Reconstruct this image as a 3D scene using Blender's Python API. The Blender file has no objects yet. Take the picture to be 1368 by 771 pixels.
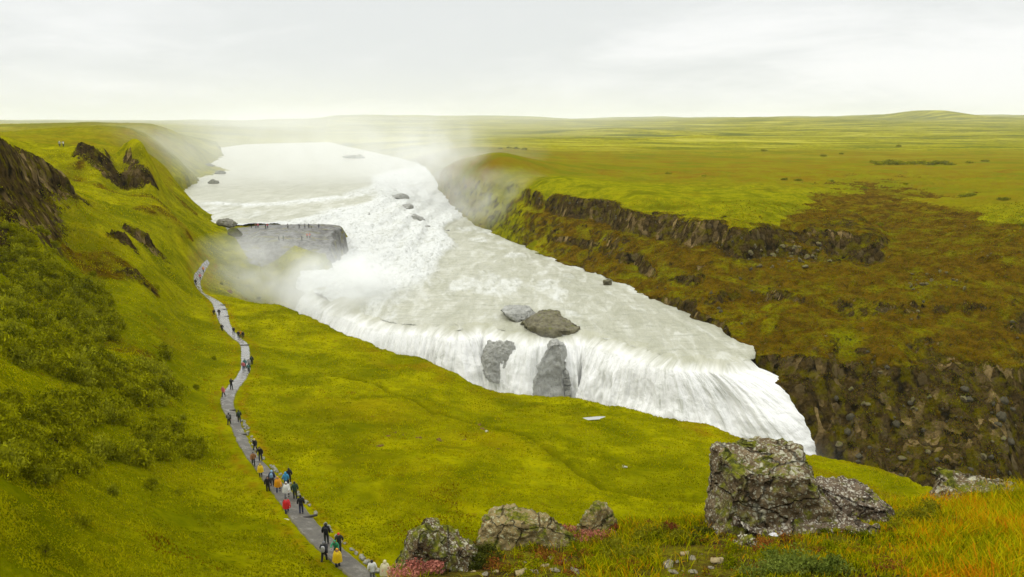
import bpy, bmesh, math, random, time
import numpy as np
from mathutils import Vector, Matrix
T0 = time.time()
rng = np.random.default_rng(7)
random.seed(7)
scene = bpy.context.scene
COL = scene.collection
# ------------------------------------------------------------------ camera model
F = 1000.0
CX, CY = 684.0, 385.5
PITCH = math.radians(12.43)
CP, SP = math.cos(PITCH), math.sin(PITCH)

def ray(px, py):
    dx = (px - CX) / F
    dv = (CY - py) / F
    return dx, CP + dv * SP, -SP + dv * CP

def atz(px, py, z):
    """world point seen at pixel px,py of the photo standing at height z (camera at 0,0,0)"""
    d = ray(px, py)
    t = z / d[2]
    return (d[0] * t, d[1] * t, z)

def aty(px, py, y):
    d = ray(px, py)
    t = y / d[1]
    return (d[0] * t, y, d[2] * t)

# ------------------------------------------------------------------ noise in numpy
def _hash(ix, iy, seed):
    h = (ix.astype(np.int64) * 374761393 + iy.astype(np.int64) * 668265263 + seed * 974634777) & 0xFFFFFFFF
    h = ((h ^ (h >> 13)) * 1274126177) & 0xFFFFFFFF
    h = h ^ (h >> 16)
    return h

def vnoise(x, y, seed=0):
    ix = np.floor(x); iy = np.floor(y)
    fx = x - ix; fy = y - iy
    ix = ix.astype(np.int64); iy = iy.astype(np.int64)
    sx = fx * fx * fx * (fx * (fx * 6 - 15) + 10); sy = fy * fy * fy * (fy * (fy * 6 - 15) + 10)
    def g(a, b, dx, dy):
        ang = _hash(a, b, seed).astype(np.float64) * (2 * math.pi / 4294967296.0)
        return np.cos(ang) * dx + np.sin(ang) * dy
    n00 = g(ix, iy, fx, fy); n10 = g(ix + 1, iy, fx - 1, fy)
    n01 = g(ix, iy + 1, fx, fy - 1); n11 = g(ix + 1, iy + 1, fx - 1, fy - 1)
    return ((n00 * (1 - sx) + n10 * sx) * (1 - sy) + (n01 * (1 - sx) + n11 * sx) * sy) * 1.5

def fbm(x, y, scale, octaves=4, seed=0, gain=0.5):
    s = 0.0; a = 1.0; f = 1.0 / scale; tot = 0
    for o in range(octaves):
        s = s + a * vnoise(x * f + 13.7 * o, y * f - 7.3 * o, seed + o)
        tot += a; a *= gain; f *= 2.03
    return s / tot

def ridged(x, y, scale, octaves=4, seed=0):
    s = 0.0; a = 1.0; f = 1.0 / scale; tot = 0
    for o in range(octaves):
        s = s + a * (1 - 2 * np.abs(vnoise(x * f + 3.1 * o, y * f + 9.2 * o, seed + o)))
        tot += a; a *= 0.5; f *= 2.1
    return s / tot

def sstep(a, b, x):
    t = np.clip((x - a) / (b - a), 0, 1)
    return t * t * (3 - 2 * t)

def seg_dist(x, y, pts, signed=False):
    """distance to a polyline; with signed: positive on its left side. also arc-length parameter"""
    best = np.full(x.shape, 1e18); side = np.zeros(x.shape); arc = np.zeros(x.shape)
    L = 0.0
    for (ax, ay), (bx, by) in zip(pts[:-1], pts[1:]):
        ex, ey = bx - ax, by - ay
        l2 = ex * ex + ey * ey
        t = np.clip(((x - ax) * ex + (y - ay) * ey) / l2, 0, 1)
        dx = x - ax - t * ex; dy = y - ay - t * ey
        d = dx * dx + dy * dy
        m = d < best
        best = np.where(m, d, best)
        cr = ex * (y - ay) - ey * (x - ax)
        side = np.where(m, np.sign(cr), side)
        arc = np.where(m, L + t * math.sqrt(l2), arc)
        L += math.sqrt(l2)
    best = np.sqrt(best)
    return (best * np.where(side == 0, 1, side) if signed else best), arc

def inside(x, y, poly):
    r = np.zeros(x.shape, bool)
    n = len(poly)
    for i in range(n):
        ax, ay = poly[i]; bx, by = poly[(i + 1) % n]
        if ay == by: continue
        c = ((ay > y) != (by > y)) & (x < (bx - ax) * (y - ay) / (by - ay) + ax)
        r ^= c
    return r

class TPS:
    """thin-plate spline over (x/y, k ln y)"""
    def __init__(self, pts, k=0.45, lam=1e-5):
        P = np.array(pts, float); self.k = k
        q = self.q(P[:, 0], P[:, 1]); self.c = q
        n = len(P); K = self.phi(np.sqrt(((q[:, None] - q[None]) ** 2).sum(-1))) + lam * np.eye(n)
        A = np.zeros((n + 3, n + 3)); A[:n, :n] = K
        A[:n, n] = 1; A[:n, n + 1:] = q; A[n, :n] = 1; A[n + 1:, :n] = q.T
        b = np.zeros(n + 3); b[:n] = P[:, 2]
        self.w = np.linalg.solve(A, b); self.n = n
    def q(self, x, y):
        yy = np.clip(y, 8, 30000)
        return np.stack([np.clip(x / np.maximum(y, 1e-3), -1.0, 1.0), self.k * np.log(yy)], -1)
    def phi(self, r):
        return np.where(r > 1e-9, r * r * np.log(np.maximum(r, 1e-9)), 0)
    def __call__(self, x, y):
        sh = x.shape; q = self.q(x.ravel(), y.ravel())
        out = self.w[self.n] + q @ self.w[self.n + 1:]
        for i in range(self.n):
            r2 = (q[:, 0] - self.c[i, 0]) ** 2 + (q[:, 1] - self.c[i, 1]) ** 2
            out += self.w[i] * 0.5 * r2 * np.log(np.maximum(r2, 1e-18))
        return out.reshape(sh)

# ------------------------------------------------------------------ the lie of the land
# the walking path: (row, left column, right column, height)
PATH = [(349, 277, 281, -42.4), (356, 271, 277, -43.0), (364, 265, 272, -43.6), (375, 259, 268, -44.4), (385, 258.5, 271, -45), (395, 270, 284, -45.4), (405, 281, 300, -45.4), (413, 284, 306, -45.2),
        (430, 290, 308, -44.6), (447, 302, 317, -44.0), (460, 320, 334, -43.4), (470, 321, 335, -43.0), (480, 320.5, 335.5, -42.6),
        (492, 321, 337, -42.1), (503, 316, 332, -41.5), (513, 307, 324.5, -40.9), (522, 300, 318, -40.4), (531, 294.5, 314.5, -39.9),
        (541, 292.5, 314, -39.4), (552, 297, 317, -38.9), (567, 306, 324, -38.3), (585, 312, 332, -37.6), (600, 319, 339, -37.0), (630, 343, 371, -36.1),
        (660, 361, 397, -35.2), (690, 380, 421, -34.5), (720, 402, 449, -33.9), (750, 436, 484, -33.4), (771, 460, 508, -33.1), (800, 490, 545, -32.8), (850, 560, 620, -32.4)]
pathL = [atz(l, r, z) for r, l, rr, z in PATH]
pathR = [atz(rr, r, z) for r, l, rr, z in PATH]
pathC = [((a[0] + b[0]) / 2, (a[1] + b[1]) / 2, (a[2] + b[2]) / 2) for a, b in zip(pathL, pathR)]

A = []
def a_(*rows):
    for px, py, z in rows: A.append(atz(px, py, z))
a_(*[((l + rr) / 2, r, z) for r, l, rr, z in PATH[::2]])
# left slope, column by column
a_((0, 771, -21), (0, 680, -20.5), (0, 600, -20.5), (0, 500, -22.5), (0, 400, -23.5), (0, 330, -20), (0, 290, -15.5), (0, 250, -11), (0, 215, -7), (0, 197, -5.6), (0, 186, -6))
a_((100, 771, -24.5), (100, 650, -25.5), (100, 560, -27), (100, 480, -28), (100, 400, -28.5), (100, 340, -26), (100, 300, -21.5), (100, 262, -17.5), (100, 230, -15.2), (100, 195, -7.4), (100, 187, -8.5))
a_((200, 771, -28), (200, 680, -30), (200, 600, -32), (200, 520, -33.5), (200, 450, -34), (200, 400, -34), (200, 360, -33), (200, 320, -30), (200, 285, -26), (197, 255, -21.5), (190, 246, -20), (160, 240, -18.8), (190, 197.5, -8.2), (170, 196, -8.0), (135, 195, -7.6), (150, 187, -9.5), (188, 189, -11))
A += [aty(218, 266, 262), aty(212, 240, 300), aty(214, 215, 340)]
a_((130, 229, -16.8))
a_((300, 771, -31), (300, 700, -33.5), (290, 640, -35.5), (260, 560, -37), (240, 480, -39), (235, 420, -40), (230, 380, -39), (235, 345, -36), (250, 310, -33), (235, 280, -29.5))
a_((262, 345, -40), (280, 320, -38), (300, 330, -41), (330, 322, -41), (300, 318, -39.5))
# meadow right of the path
a_((400, 560, -41), (400, 640, -37.5), (400, 500, -43.5), (380, 450, -45.5), (340, 415, -46), (450, 700, -35), (500, 620, -38.5), (560, 700, -35.5),
   (520, 540, -42.5), (620, 600, -40), (700, 680, -37), (720, 570, -43.5), (800, 620, -41.5), (860, 690, -39), (940, 640, -42), (1000, 680, -42), (1080, 640, -44.5), (600, 771, -34), (800, 771, -36), (1000, 771, -39), (1200, 771, -42), (1200, 690, -44.5), (1368, 760, -45), (1368, 850, -42))
# rim of the near meadow over the gorge
RIM = [(372, 408, -47.4), (395, 417, -47.4), (440, 436, -47.3), (500, 459, -47.3), (552, 478, -47), (580, 489, -47.2), (612, 502, -47.4), (650, 515, -47.6), (700, 524, -47.8), (735, 532, -48), (771, 531, -47.6),
       (800, 541, -48), (830, 545, -48), (900, 565, -48), (935, 568, -47.8), (960, 578, -47.8), (1000, 589, -47.6), (1060, 604, -47.4), (1130, 617, -47), (1190, 634, -46.6), (1232, 652, -46.2)]
a_(*RIM[::2])
rim = [atz(*p) for p in RIM] + [(80, 82, -46), (130, 74, -46), (220, 66, -46), (400, 60, -46)]
# viewing ledge and the mossy slope under it
a_((300, 395, -46.6), (318, 372, -48), (345, 385, -52), (385, 398, -55), (400, 360, -47.5), (350, 350, -45.5), (320, 336, -42.5), (400, 338, -43.4), (440, 334, -43))
a_((310, 312, -39.6), (350, 318, -39.7), (400, 318, -39.7), (450, 318, -39.7), (350, 301, -39.2), (400, 301, -39.2), (450, 303, -39.3), (300, 303, -39.2))
# left bank upstream
LSHORE = [(330, 193.0), (285, 199), (297, 209), (280, 219), (305, 228), (266, 238), (233, 258), (273, 280), (287, 297)]
a_(*[(px - 3, py, -39.8) for px, py in LSHORE])
a_((250, 268, -36), (215, 240, -29), (240, 225, -28), (230, 205, -20), (262, 212, -31), (262, 197, -24), (210, 188, -12.5), (240, 186, -14), (285, 188, -24))
for u, y, z in [(-.6, 265, -7.5), (-.66, 330, -6.5), (-.6, 420, -7.5), (-.7, 520, -7), (-.55, 700, -9), (-.95, 200, -4), (-.95, 60, -14), (-.7, 800, -8), (-.7, 2500, -4), (-.7, 8000, 14), (-.5, 1200, -9), (-.5, 4000, 2), (-.4, 2000, -12), (-.3, 2400, -18), (-.2, 3000, -16), (-.3, 6000, -6), (-.1, 4000, -8), (-.1, 9000, 10), (-.5, 14000, 0), (-.25, 14000, 5), (0, 14000, 30),
                (-.7, 20, -19), (-.3, 30, -30), (0, 30, -31), (.4, 40, -34), (.8, 40, -36)]:
    A.append((u * y, y, z))
hA_raw = TPS(A)

# far (right) side
B = []
def b_(px, *rows):
    for py, y in rows: B.append(aty(px, py, y))
b_(1368, (720, 126), (690, 134), (650, 142), (500, 160), (400, 188), (340, 212), (300, 245), (250, 380), (210, 720), (182, 1900))
b_(1232, (670, 130))
b_(1200, (700, 125), (649, 139), (560, 152), (490, 160), (440, 172), (400, 192), (345, 226), (312, 255), (290, 290), (250, 400), (210, 740), (182, 1900))
b_(1100, (580, 152), (480, 162), (420, 188), (365, 220), (330, 240), (305, 268), (280, 305), (250, 400))
b_(1000, (440, 182), (400, 205), (352, 232), (320, 240), (290, 262), (262, 315), (240, 430), (210, 720), (182, 1900))
b_(930, (400, 205), (350, 240), (310, 256), (280, 285), (255, 350))
b_(850, (380, 240), (340, 262), (290, 282), (265, 305), (245, 385), (210, 720), (182, 1900))
b_(780, (350, 280), (310, 304), (262, 330), (240, 395))
b_(720, (326, 316), (300, 330), (255, 352), (232, 430), (200, 850), (182, 1900))
b_(660, (300, 378), (270, 395), (226, 430), (212, 560))
b_(620, (283, 430), (240, 455), (212, 560), (190, 1100))
b_(600, (262, 470), (225, 520), (200, 800))
for u, y, z in [(-.19, 1250, -39.5), (-.14, 900, -39), (-.1, 650, -39.5), (-.06, 1400, -28), (-.12, 1700, -33), (-.22, 1700, -37), (-.02, 3000, -12), (.3, 3000, -16), (.7, 3000, -16), (.1, 6000, 12), (.4, 6000, 22), (.75, 6000, 25), (.3, 14000, 85), (.7, 14000, 95), (-.1, 14000, 20), (-.2, 5000, 10), (-.3, 2500, -16),
                (.95, 150, -70), (.95, 220, -35), (.95, 400, -30)]:
    B.append((u * y, y, z))
hB_raw = TPS(B)

# water levels
Wp = [(240, 258, -40), (300, 225, -40), (300, 203, -40), (440, 196, -40), (400, 220, -40), (490, 215, -40), (530, 222, -40.3), (560, 222, -41), (350, 268, -40), (290, 285, -40), (300, 296, -40.4), (350, 290, -40.2), (400, 289, -40.5), (400, 278, -40.2), (400, 294, -41), (450, 296, -42.5),
      (450, 270, -40.3), (490, 250, -40.2), (500, 275, -41.5), (530, 258, -41.8), (545, 280, -45), (490, 300, -44), (475, 325, -46.5), (530, 310, -46.5), (580, 300, -50.5), (590, 265, -48), (540, 340, -49.6), (500, 350, -49), (455, 370, -49.4), (590, 340, -51.6),
      (520, 380, -51.2), (640, 330, -52), (700, 370, -52), (450, 400, -51.6), (560, 405, -52), (640, 400, -52.2), (800, 400, -52.2), (950, 445, -52.5), (1000, 470, -52.6), (880, 440, -52.5), (740, 380, -52)]
hW_raw = TPS([atz(*p) for p in Wp])

# lip of the lower fall, left to right
LIP = [(404, 398), (420, 402), (440, 408), (480, 418), (514, 428), (550, 432), (582, 434), (612, 440), (645, 434), (668, 440), (700, 446), (740, 448), (780, 446), (830, 458), (870, 470), (898, 478), (940, 482), (982, 485), (1002, 480), (1018, 476)]
lip = [atz(px, py, -52.3)[:2] for px, py in LIP]

BSHORE = [(1024, 486, -52.6), (1000, 460, -52.4), (960, 433, -52.2), (920, 415, -52), (870, 396, -52), (815, 372, -52), (790, 364, -52), (740, 345, -52), (700, 325, -52), (650, 303, -52), (618, 288, -52), (600, 268, -50), (590, 248, -46), (582, 232, -42), (560, 217, -40.5), (520, 208, -40), (480, 199, -40), (455, 194, -40), (440, 190, -40)]
bshore = [atz(*p)[:2] for p in BSHORE]
ledge_back = [atz(*p)[:2] for p in [(303, 299, -40), (340, 297, -40), (400, 296.5, -40), (428, 298, -41), (446, 306, -42)]]
ledge_front = [atz(*p)[:2] for p in [(456, 324, -45), (450, 350, -49), (436, 380, -53), (412, 400, -58)]]
gorge_foot = [(400, 96), (220, 100), (150, 108), (118, 116), (92, 124), (78, 136), (70, 148), (61, 160)]
lshore = [atz(px, py, -40)[:2] for px, py in LSHORE]
RIVER = lshore + ledge_back + ledge_front + [p[:2] for p in rim] + gorge_foot + bshore
CENTRE = [(-420, 1700), (-230, 900), (-160, 600), (-70, 400), (-40, 280), (-20, 215), (30, 140), (60, 115), (120, 100), (400, 85)]   # left of it is A or B

def CLIFF(pts, amp, w, fall):
    return dict(pts=[atz(*p)[:2] for p in pts], amp=amp, w=w, fall=fall)
# rock steps on the near side (uphill is on the left of each line's direction)
CLIFFS = [CLIFF([(200, 225, -14.6), (188, 222, -14), (160, 220, -13.5), (130, 215, -12), (96, 212, -11.5)], 2.4, 1.5, 5),
          CLIFF([(96, 236, -14), (60, 246, -14), (30, 252, -13), (0, 262, -12.5), (-60, 275, -12)], 3.6, 2.0, 8),
          CLIFF([(208, 322, -30.5), (190, 330, -31), (165, 322, -29)], 2.2, 1.2, 3),
          CLIFF([(190, 356, -33), (165, 348, -31), (150, 342, -30)], 1.5, 1.2, 3),
          CLIFF([(190, 392, -34), (170, 380, -33)], 1.2, 1.1, 3)]

def ground_parts(x, y):
    """height and zone masks at world x,y (arrays)"""
    sd, _ = seg_dist(x, y, [p[:2] for p in pathC])
    near_path = np.exp(-(sd / 5.0) ** 2)
    # which side of the river
    cs, _ = seg_dist(x, y, CENTRE, True)
    sideB = cs > 0
    wx = x + 2.2 * fbm(x, y, 11, 4, 31) * np.clip(y / 120, 0, 3)
    wy = y + 2.2 * fbm(x, y, 11, 4, 47) * np.clip(y / 120, 0, 3)
    hA = hA_raw(x, y)
    cl = np.zeros_like(x)
    for c in CLIFFS:
        s, arc = seg_dist(wx, wy, c['pts'], True)
        L = sum(math.dist(a, b) for a, b in zip(c['pts'][:-1], c['pts'][1:]))
        # fade at the ends and away from the step
        e = sstep(0, c['fall'] * .7, arc) * sstep(0, c['fall'] * .7, L - arc)
        s = -s
        bump = c['amp'] * np.where(s > 0, np.exp(-np.maximum(s, 0) / (c['fall'] * 2.2)), -0.0) * sstep(-c['w'], c['w'], s)
        cut = -0.45 * c['amp'] * np.exp(-np.maximum(-s, 0) / (c['fall'] * 1.0)) * (1 - sstep(-c['w'], c['w'], s))
        hA = hA + (bump + cut) * e
        cl = np.maximum(cl, e * np.exp(-(s / (c['w'] * 2.6)) ** 2))
    hA = hA + cl * (ridged(wx, wy, 3.2, 4, 171) * 1.5 + fbm(wx, wy, 1.1, 3, 175) * .9)
    hB = hB_raw(x, y)
    # ----- B side: strata in the gorge wall
    inwall = sideB & (y < 520)
    low = sstep(-28.5, -33, hB) * inwall
    n1 = fbm(wx, wy, 16, 5, 5)
    hBt = hB + n1 * 2.4 * low
    uu = x / np.maximum(y, 1)
    def ledge_step(h, z0, half, m):
        t = (h - (z0 - half)) / (2 * half)
        g = z0 - half + sstep(.32, .66, t) * 2 * half
        return np.where((t > 0) & (t < 1), h + (g - h) * m, h)
    wob = fbm(wx, wy, 38, 3, 77)
    m1 = low * sstep(-.03, .05, uu) * sstep(-.5, -.1, fbm(x, y, 26, 3, 78) - .75 * sstep(.44, .56, uu))
    z1 = -34.0 - 13 * np.clip(uu, 0, .38) + 2.2 * wob
    hB2 = ledge_step(hBt, z1, 4.6, m1 * .95)
    band1 = m1 * np.exp(-((hBt - z1) / 4.0) ** 2) * (.55 + .45 * sstep(-.25, .25, fbm(wx, wy, 5, 4, 88)))
    m2 = low * sstep(.0, .15, uu) * sstep(-.25, .15, fbm(x, y, 22, 3, 79))
    hB2 = ledge_step(hB2, -46.5 + 3.5 * wob, 2.8, m2 * .75)
    m3 = low * sstep(.24, .36, uu)
    hB2 = ledge_step(hB2, -56.0 + 4 * wob, 3.0, m3 * .7 * sstep(-.3, .2, fbm(x, y, 18, 3, 80)))
    but = ridged(wx, wy * .25, 6.5, 4, 83)
    hB2 = hB2 + but * 2.6 * sstep(-50, -56, hBt) * low
    # ----- roughness everywhere
    far = np.clip(y / 200.0, 0.15, 30)
    rough = fbm(x, y, 9, 5, 3) * 0.75 + fbm(x, y, 34, 3, 9) * 1.25
    tuft = fbm(x, y, 1.6, 3, 21) * 0.22
    amp = np.clip(y / 70.0, 0.0, 1.0)
    farhill = sstep(1800, 5000, y)
    hills = (fbm(x, y, 2600, 4, 63) * 55 + ridged(x, y, 4200, 3, 66) * 26) * farhill * np.clip(y / 9000, 0.2, 1.3)
    swell = fbm(x, y, 420, 4, 69) * 7 * sstep(450, 1100, y)
    roughA = (rough * (1 + 0.7 * sstep(-44, -20, hA) * (x < -25)) + tuft) * amp * (1 - near_path)
    hA = hA + roughA * (1 - sstep(300, 900, y) * .5) + (hills + swell * .6) * (1 - 0)
    shrub_side = sstep(-25, -45, x - (y - 40) * -0.18) 
    hB2 = hB2 + (rough * .8 + tuft * 1.3) * (0.35 + 1.3 * low) + hills + swell
    # a hill with a small summit on the right skyline, and a hill beyond the river
    def hump(px, y0, w, wd, h):
        x0 = (px - CX) / F * y0 * 1.02
        return h * np.exp(-((x - x0) / w) ** 2 - ((y - y0) / wd) ** 2)
    hB2 = hB2 + hump(1222, 6000, 150, 500, 34) + hump(1210, 6200, 420, 900, 40) + hump(1100, 6500, 1200, 900, 10) + hump(900, 7000, 900, 900, 20) + hump(930, 1500, 90, 200, 7) + hump(830, 2300, 200, 250, 12)
    hM = hump(420, 5200, 420, 500, 26) + hump(60, 9000, 1400, 700, 34) + hump(480, 8000, 700, 700, 40) + hump(650, 11000, 1500, 900, 80) + hump(560, 9000, 500, 600, 40)
    hA = hA + hM; hB2 = hB2 + hM
    # grassy knoll fold on the far plateau
    d1, _ = seg_dist(x, y, [aty(1205, 300, 262)[:2], aty(1150, 278, 300)[:2], aty(1085, 256, 345)[:2]], True)
    hB2 = hB2 - 2.2 * np.exp(-(d1 / 5) ** 2) * (np.abs(x / y - 0.45) < .2)
    side = np.where(sideB, 1.0, 0.0)
    wB = np.where(y > 1400, sstep(-.25 * y, .25 * y, cs), side)
    h = hA * (1 - wB) + hB2 * wB
    # footpath worn into the meadow
    tr, _ = seg_dist(wx, wy, [atz(*p)[:2] for p in [(380, 505, -43.4), (440, 500, -44), (500, 512, -44), (545, 530, -43.5), (600, 552, -43), (665, 573, -43), (720, 600, -42.5), (765, 630, -41.5), (800, 655, -41), (870, 664, -40.5), (960, 672, -41.5)]])
    trail = np.exp(-(tr / 0.55) ** 2) * (~sideB)
    h = h - 0.6 * trail
    # ----- the river cut
    ins = inside(wx, wy, RIVER)
    bd, _ = seg_dist(wx, wy, RIVER + [RIVER[0]])
    bd = np.where(ins, bd, -bd)
    hW = hW_raw(x, y)
    ls, la = seg_dist(x, y, LIPX, True)       # positive = upstream
    up = sstep(-0.6, 0.8, ls)
    bed = -78 * (1 - up) + (hW - 1.6) * up
    gorge = (1 - up)
    wall = np.where(gorge > .5, 4.5, 3.0)
    t = sstep(0, 1, np.clip(bd / wall, 0, 1))
    h = h * (1 - t) + np.where(h < bed, h, bed) * t
    # banks rise from the waterline
    nearwater = (bd <= 0) & (gorge < .5) & (sideB | (y > 325))
    lo = hW + 0.25 + 0.10 * (-bd)
    h = np.where(nearwater & (bd > -25) & (h < lo), lo, h)
    return h, dict(side=side, low=low, cl=cl, path=near_path, bd=bd, up=up, hW=hW, trail=trail, sd=sd, band=band1)

_l0, _l1 = lip[0], lip[-1]
LIPX = [(_l0[0] - 60, _l0[1] + 12)] + lip + [(_l1[0] + 60, _l1[1] + 3)]

# the bank under the photographer's feet
EDGE_U = np.array([-1.2, -.5, -.26, -.18, -.10, -.04, .0, .06, .14, .22, .30, .42, .55, .70, 1.2])
EDGE_Y = np.array([2.0, 2.5, 3.5, 6.4, 7.7, 8.3, 8.6, 8.8, 8.9, 9.0, 9.1, 9.2, 9.6, 10.4, 11.0])
def bank(x, y):
    u = x / np.maximum(y, .5)
    e = np.interp(u, EDGE_U, EDGE_Y) + 0.5 * fbm(x, y, 1.6, 3, 91)
    z = -1.65 - 0.40 * y + 0.05 * np.clip(x, -4, 12) + 0.10 * fbm(x, y, 1.3, 4, 92) + 0.03 * fbm(x, y, .25, 3, 93)
    over = np.maximum(y - e, 0)
    z = z - 0.6 * over ** 1.3 - 1.1 * over
    return z, sstep(1.5, -1.5, y - e)

def ground(x, y):
    h, m = ground_parts(x, y)
    b, bm = bank(x, y)
    use = (y < 45) & (b > h)
    hh = np.where(use, b, h)
    m['bank'] = np.where(use, 1.0, 0.0)
    return hh, m
def zat(x, y):
    a = np.array([float(x)]); b = np.array([float(y)])
    return float(ground(a, b)[0][0])

# ------------------------------------------------------------------ mesh helpers
def grid_mesh(name, X, Y, Z, keep=None, attrs=None, smooth=True):
    r, c = X.shape
    co = np.stack([X, Y, Z], -1).reshape(-1, 3)
    idx = np.arange(r * c).reshape(r, c)
    quads = np.stack([idx[:-1, :-1], idx[:-1, 1:], idx[1:, 1:], idx[1:, :-1]], -1).reshape(-1, 4)
    if keep is not None: quads = quads[keep.reshape(-1)]
    used = np.zeros(r * c, bool); used[quads.ravel()] = True
    remap = np.cumsum(used) - 1
    quads = remap[quads]; co = co[used]
    me = mesh_np(name, co, quads, smooth)
    for k, v in (attrs or {}).items():
        v = v.reshape(r * c, -1)[used]
        if v.shape[1] == 1:
            at = me.attributes.new(k, 'FLOAT', 'POINT'); at.data.foreach_set('value', v.ravel().astype(np.float32))
        else:
            at = me.attributes.new(k, 'FLOAT_VECTOR', 'POINT'); at.data.foreach_set('vector', v.ravel().astype(np.float32))
    return me

def mesh_np(name, co, faces, smooth=True):
    me = bpy.data.meshes.new(name)
    n = faces.shape[1]
    me.vertices.add(len(co)); me.vertices.foreach_set('co', np.ascontiguousarray(co, dtype=np.float32).ravel())
    me.loops.add(faces.size); me.loops.foreach_set('vertex_index', np.ascontiguousarray(faces, dtype=np.int32).ravel())
    me.polygons.add(len(faces)); me.polygons.foreach_set('loop_start', np.arange(0, faces.size, n, dtype=np.int32))
    me.polygons.foreach_set('use_smooth', np.full(len(faces), smooth))
    me.update(calc_edges=True)
    return me

def link(name, me, mat=None, parent=None, kind=None, label=None, cat=None, group=None, loc=None, rz=None):
    o = bpy.data.objects.new(name, me)
    COL.objects.link(o)
    if mat is not None and me is not None and not me.materials: me.materials.append(mat)
    if parent is not None: o.parent = parent
    if kind: o['kind'] = kind
    if label: o['label'] = label
    if cat: o['category'] = cat
    if group: o['group'] = group
    if loc is not None: o.location = loc
    if rz is not None: o.rotation_euler = (0, 0, rz)
    return o

# ------------------------------------------------------------------ node helper
class NT:
    def __init__(self, name):
        self.m = bpy.data.materials.new(name); self.m.use_nodes = True
        self.t = self.m.node_tree; self.t.nodes.clear()
        self.out = self.n('ShaderNodeOutputMaterial')
    def n(self, typ, **kw):
        nd = self.t.nodes.new(typ)
        for k, v in kw.items():
            if k.startswith('_'): setattr(nd, k[1:], v)
        return nd
    def l(self, a, b): self.t.links.new(a, b)
    def setin(self, sock, v):
        if isinstance(v, bpy.types.NodeSocket): self.l(v, sock)
        else:
            if isinstance(v, tuple) and len(v) == 3 and sock.type == 'RGBA': v = (*v, 1)
            sock.default_value = v
    def coord(self):
        g = self.n('ShaderNodeNewGeometry'); return g.outputs['Position']
    def objc(self):
        return self.n('ShaderNodeTexCoord').outputs['Object']
    def n_sepz(self, v):
        s = self.n('ShaderNodeSeparateXYZ'); self.l(v, s.inputs[0]); return s.outputs[2]
    def map(self, v, scale=(1, 1, 1), rot=(0, 0, 0), loc=(0, 0, 0)):
        m = self.n('ShaderNodeMapping'); self.l(v, m.inputs[0]); m.inputs[1].default_value = loc; m.inputs[2].default_value = rot; m.inputs[3].default_value = scale
        return m.outputs[0]
    def noise(self, v, scale, detail=4, rough=.55, dist=0.0, col=False):
        n = self.n('ShaderNodeTexNoise'); self.l(v, n.inputs['Vector'])
        n.inputs['Scale'].default_value = scale; n.inputs['Detail'].default_value = detail
        n.inputs['Roughness'].default_value = rough; n.inputs['Distortion'].default_value = dist
        return n.outputs['Color'] if col else n.outputs['Fac']
    def voro(self, v, scale, feat='F1', out='Distance', rnd=1.0):
        n = self.n('ShaderNodeTexVoronoi'); n.feature = feat; self.l(v, n.inputs['Vector']); n.inputs['Scale'].default_value = scale
        n.inputs['Randomness'].default_value = rnd
        return n.outputs[out]
    def attr(self, name, vec=False):
        a = self.n('ShaderNodeAttribute'); a.attribute_name = name
        return a.outputs['Vector'] if vec else a.outputs['Fac']
    def math(self, op, a, b=None, c=None, clamp=False):
        m = self.n('ShaderNodeMath'); m.operation = op; m.use_clamp = clamp
        self.setin(m.inputs[0], a)
        if b is not None: self.setin(m.inputs[1], b)
        if c is not None: self.setin(m.inputs[2], c)
        return m.outputs[0]
    def rng(self, v, a, b, c=0.0, d=1.0, smooth=False):
        m = self.n('ShaderNodeMapRange'); m.clamp = True
        if smooth: m.interpolation_type = 'SMOOTHSTEP'
        self.setin(m.inputs[0], v)
        for i, q in enumerate((a, b, c, d)): m.inputs[1 + i].default_value = q
        return m.outputs[0]
    def mix(self, f, a, b):
        m = self.n('ShaderNodeMix'); m.data_type = 'RGBA'
        self.setin(m.inputs[0], f); self.setin(m.inputs[6], a); self.setin(m.inputs[7], b)
        return m.outputs[2]
    def mul(self, a, b):
        m = self.n('ShaderNodeMix'); m.data_type = 'RGBA'; m.blend_type = 'MULTIPLY'
        m.inputs[0].default_value = 1; self.setin(m.inputs[6], a); self.setin(m.inputs[7], b)
        return m.outputs[2]
    def bump(self, h, dist=.1, strength=1.0, normal=None):
        b = self.n('ShaderNodeBump'); b.inputs['Strength'].default_value = strength
        b.inputs['Distance'].default_value = dist; self.l(h, b.inputs['Height'])
        if normal is not None: self.l(normal, b.inputs['Normal'])
        return b.outputs[0]
    def bsdf(self, col, rough=.8, normal=None, spec=.3, **kw):
        p = self.n('ShaderNodeBsdfPrincipled')
        self.setin(p.inputs['Base Color'], col); self.setin(p.inputs['Roughness'], rough)
        self.setin(p.inputs['Specular IOR Level'], spec)
        if normal is not None: self.l(normal, p.inputs['Normal'])
        for k, v in kw.items(): self.setin(p.inputs[k], v)
        self.l(p.outputs[0], self.out.inputs['Surface'])
        return p
THICKET = [[(-60, 330), (60, 345), (120, 385), (180, 420), (222, 468), (250, 545), (190, 545), (120, 520), (60, 500), (-60, 480)], [(-60, 520), (80, 525), (150, 545), (215, 560), (272, 600), (235, 622), (150, 622), (80, 645), (-60, 655)]]
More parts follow.
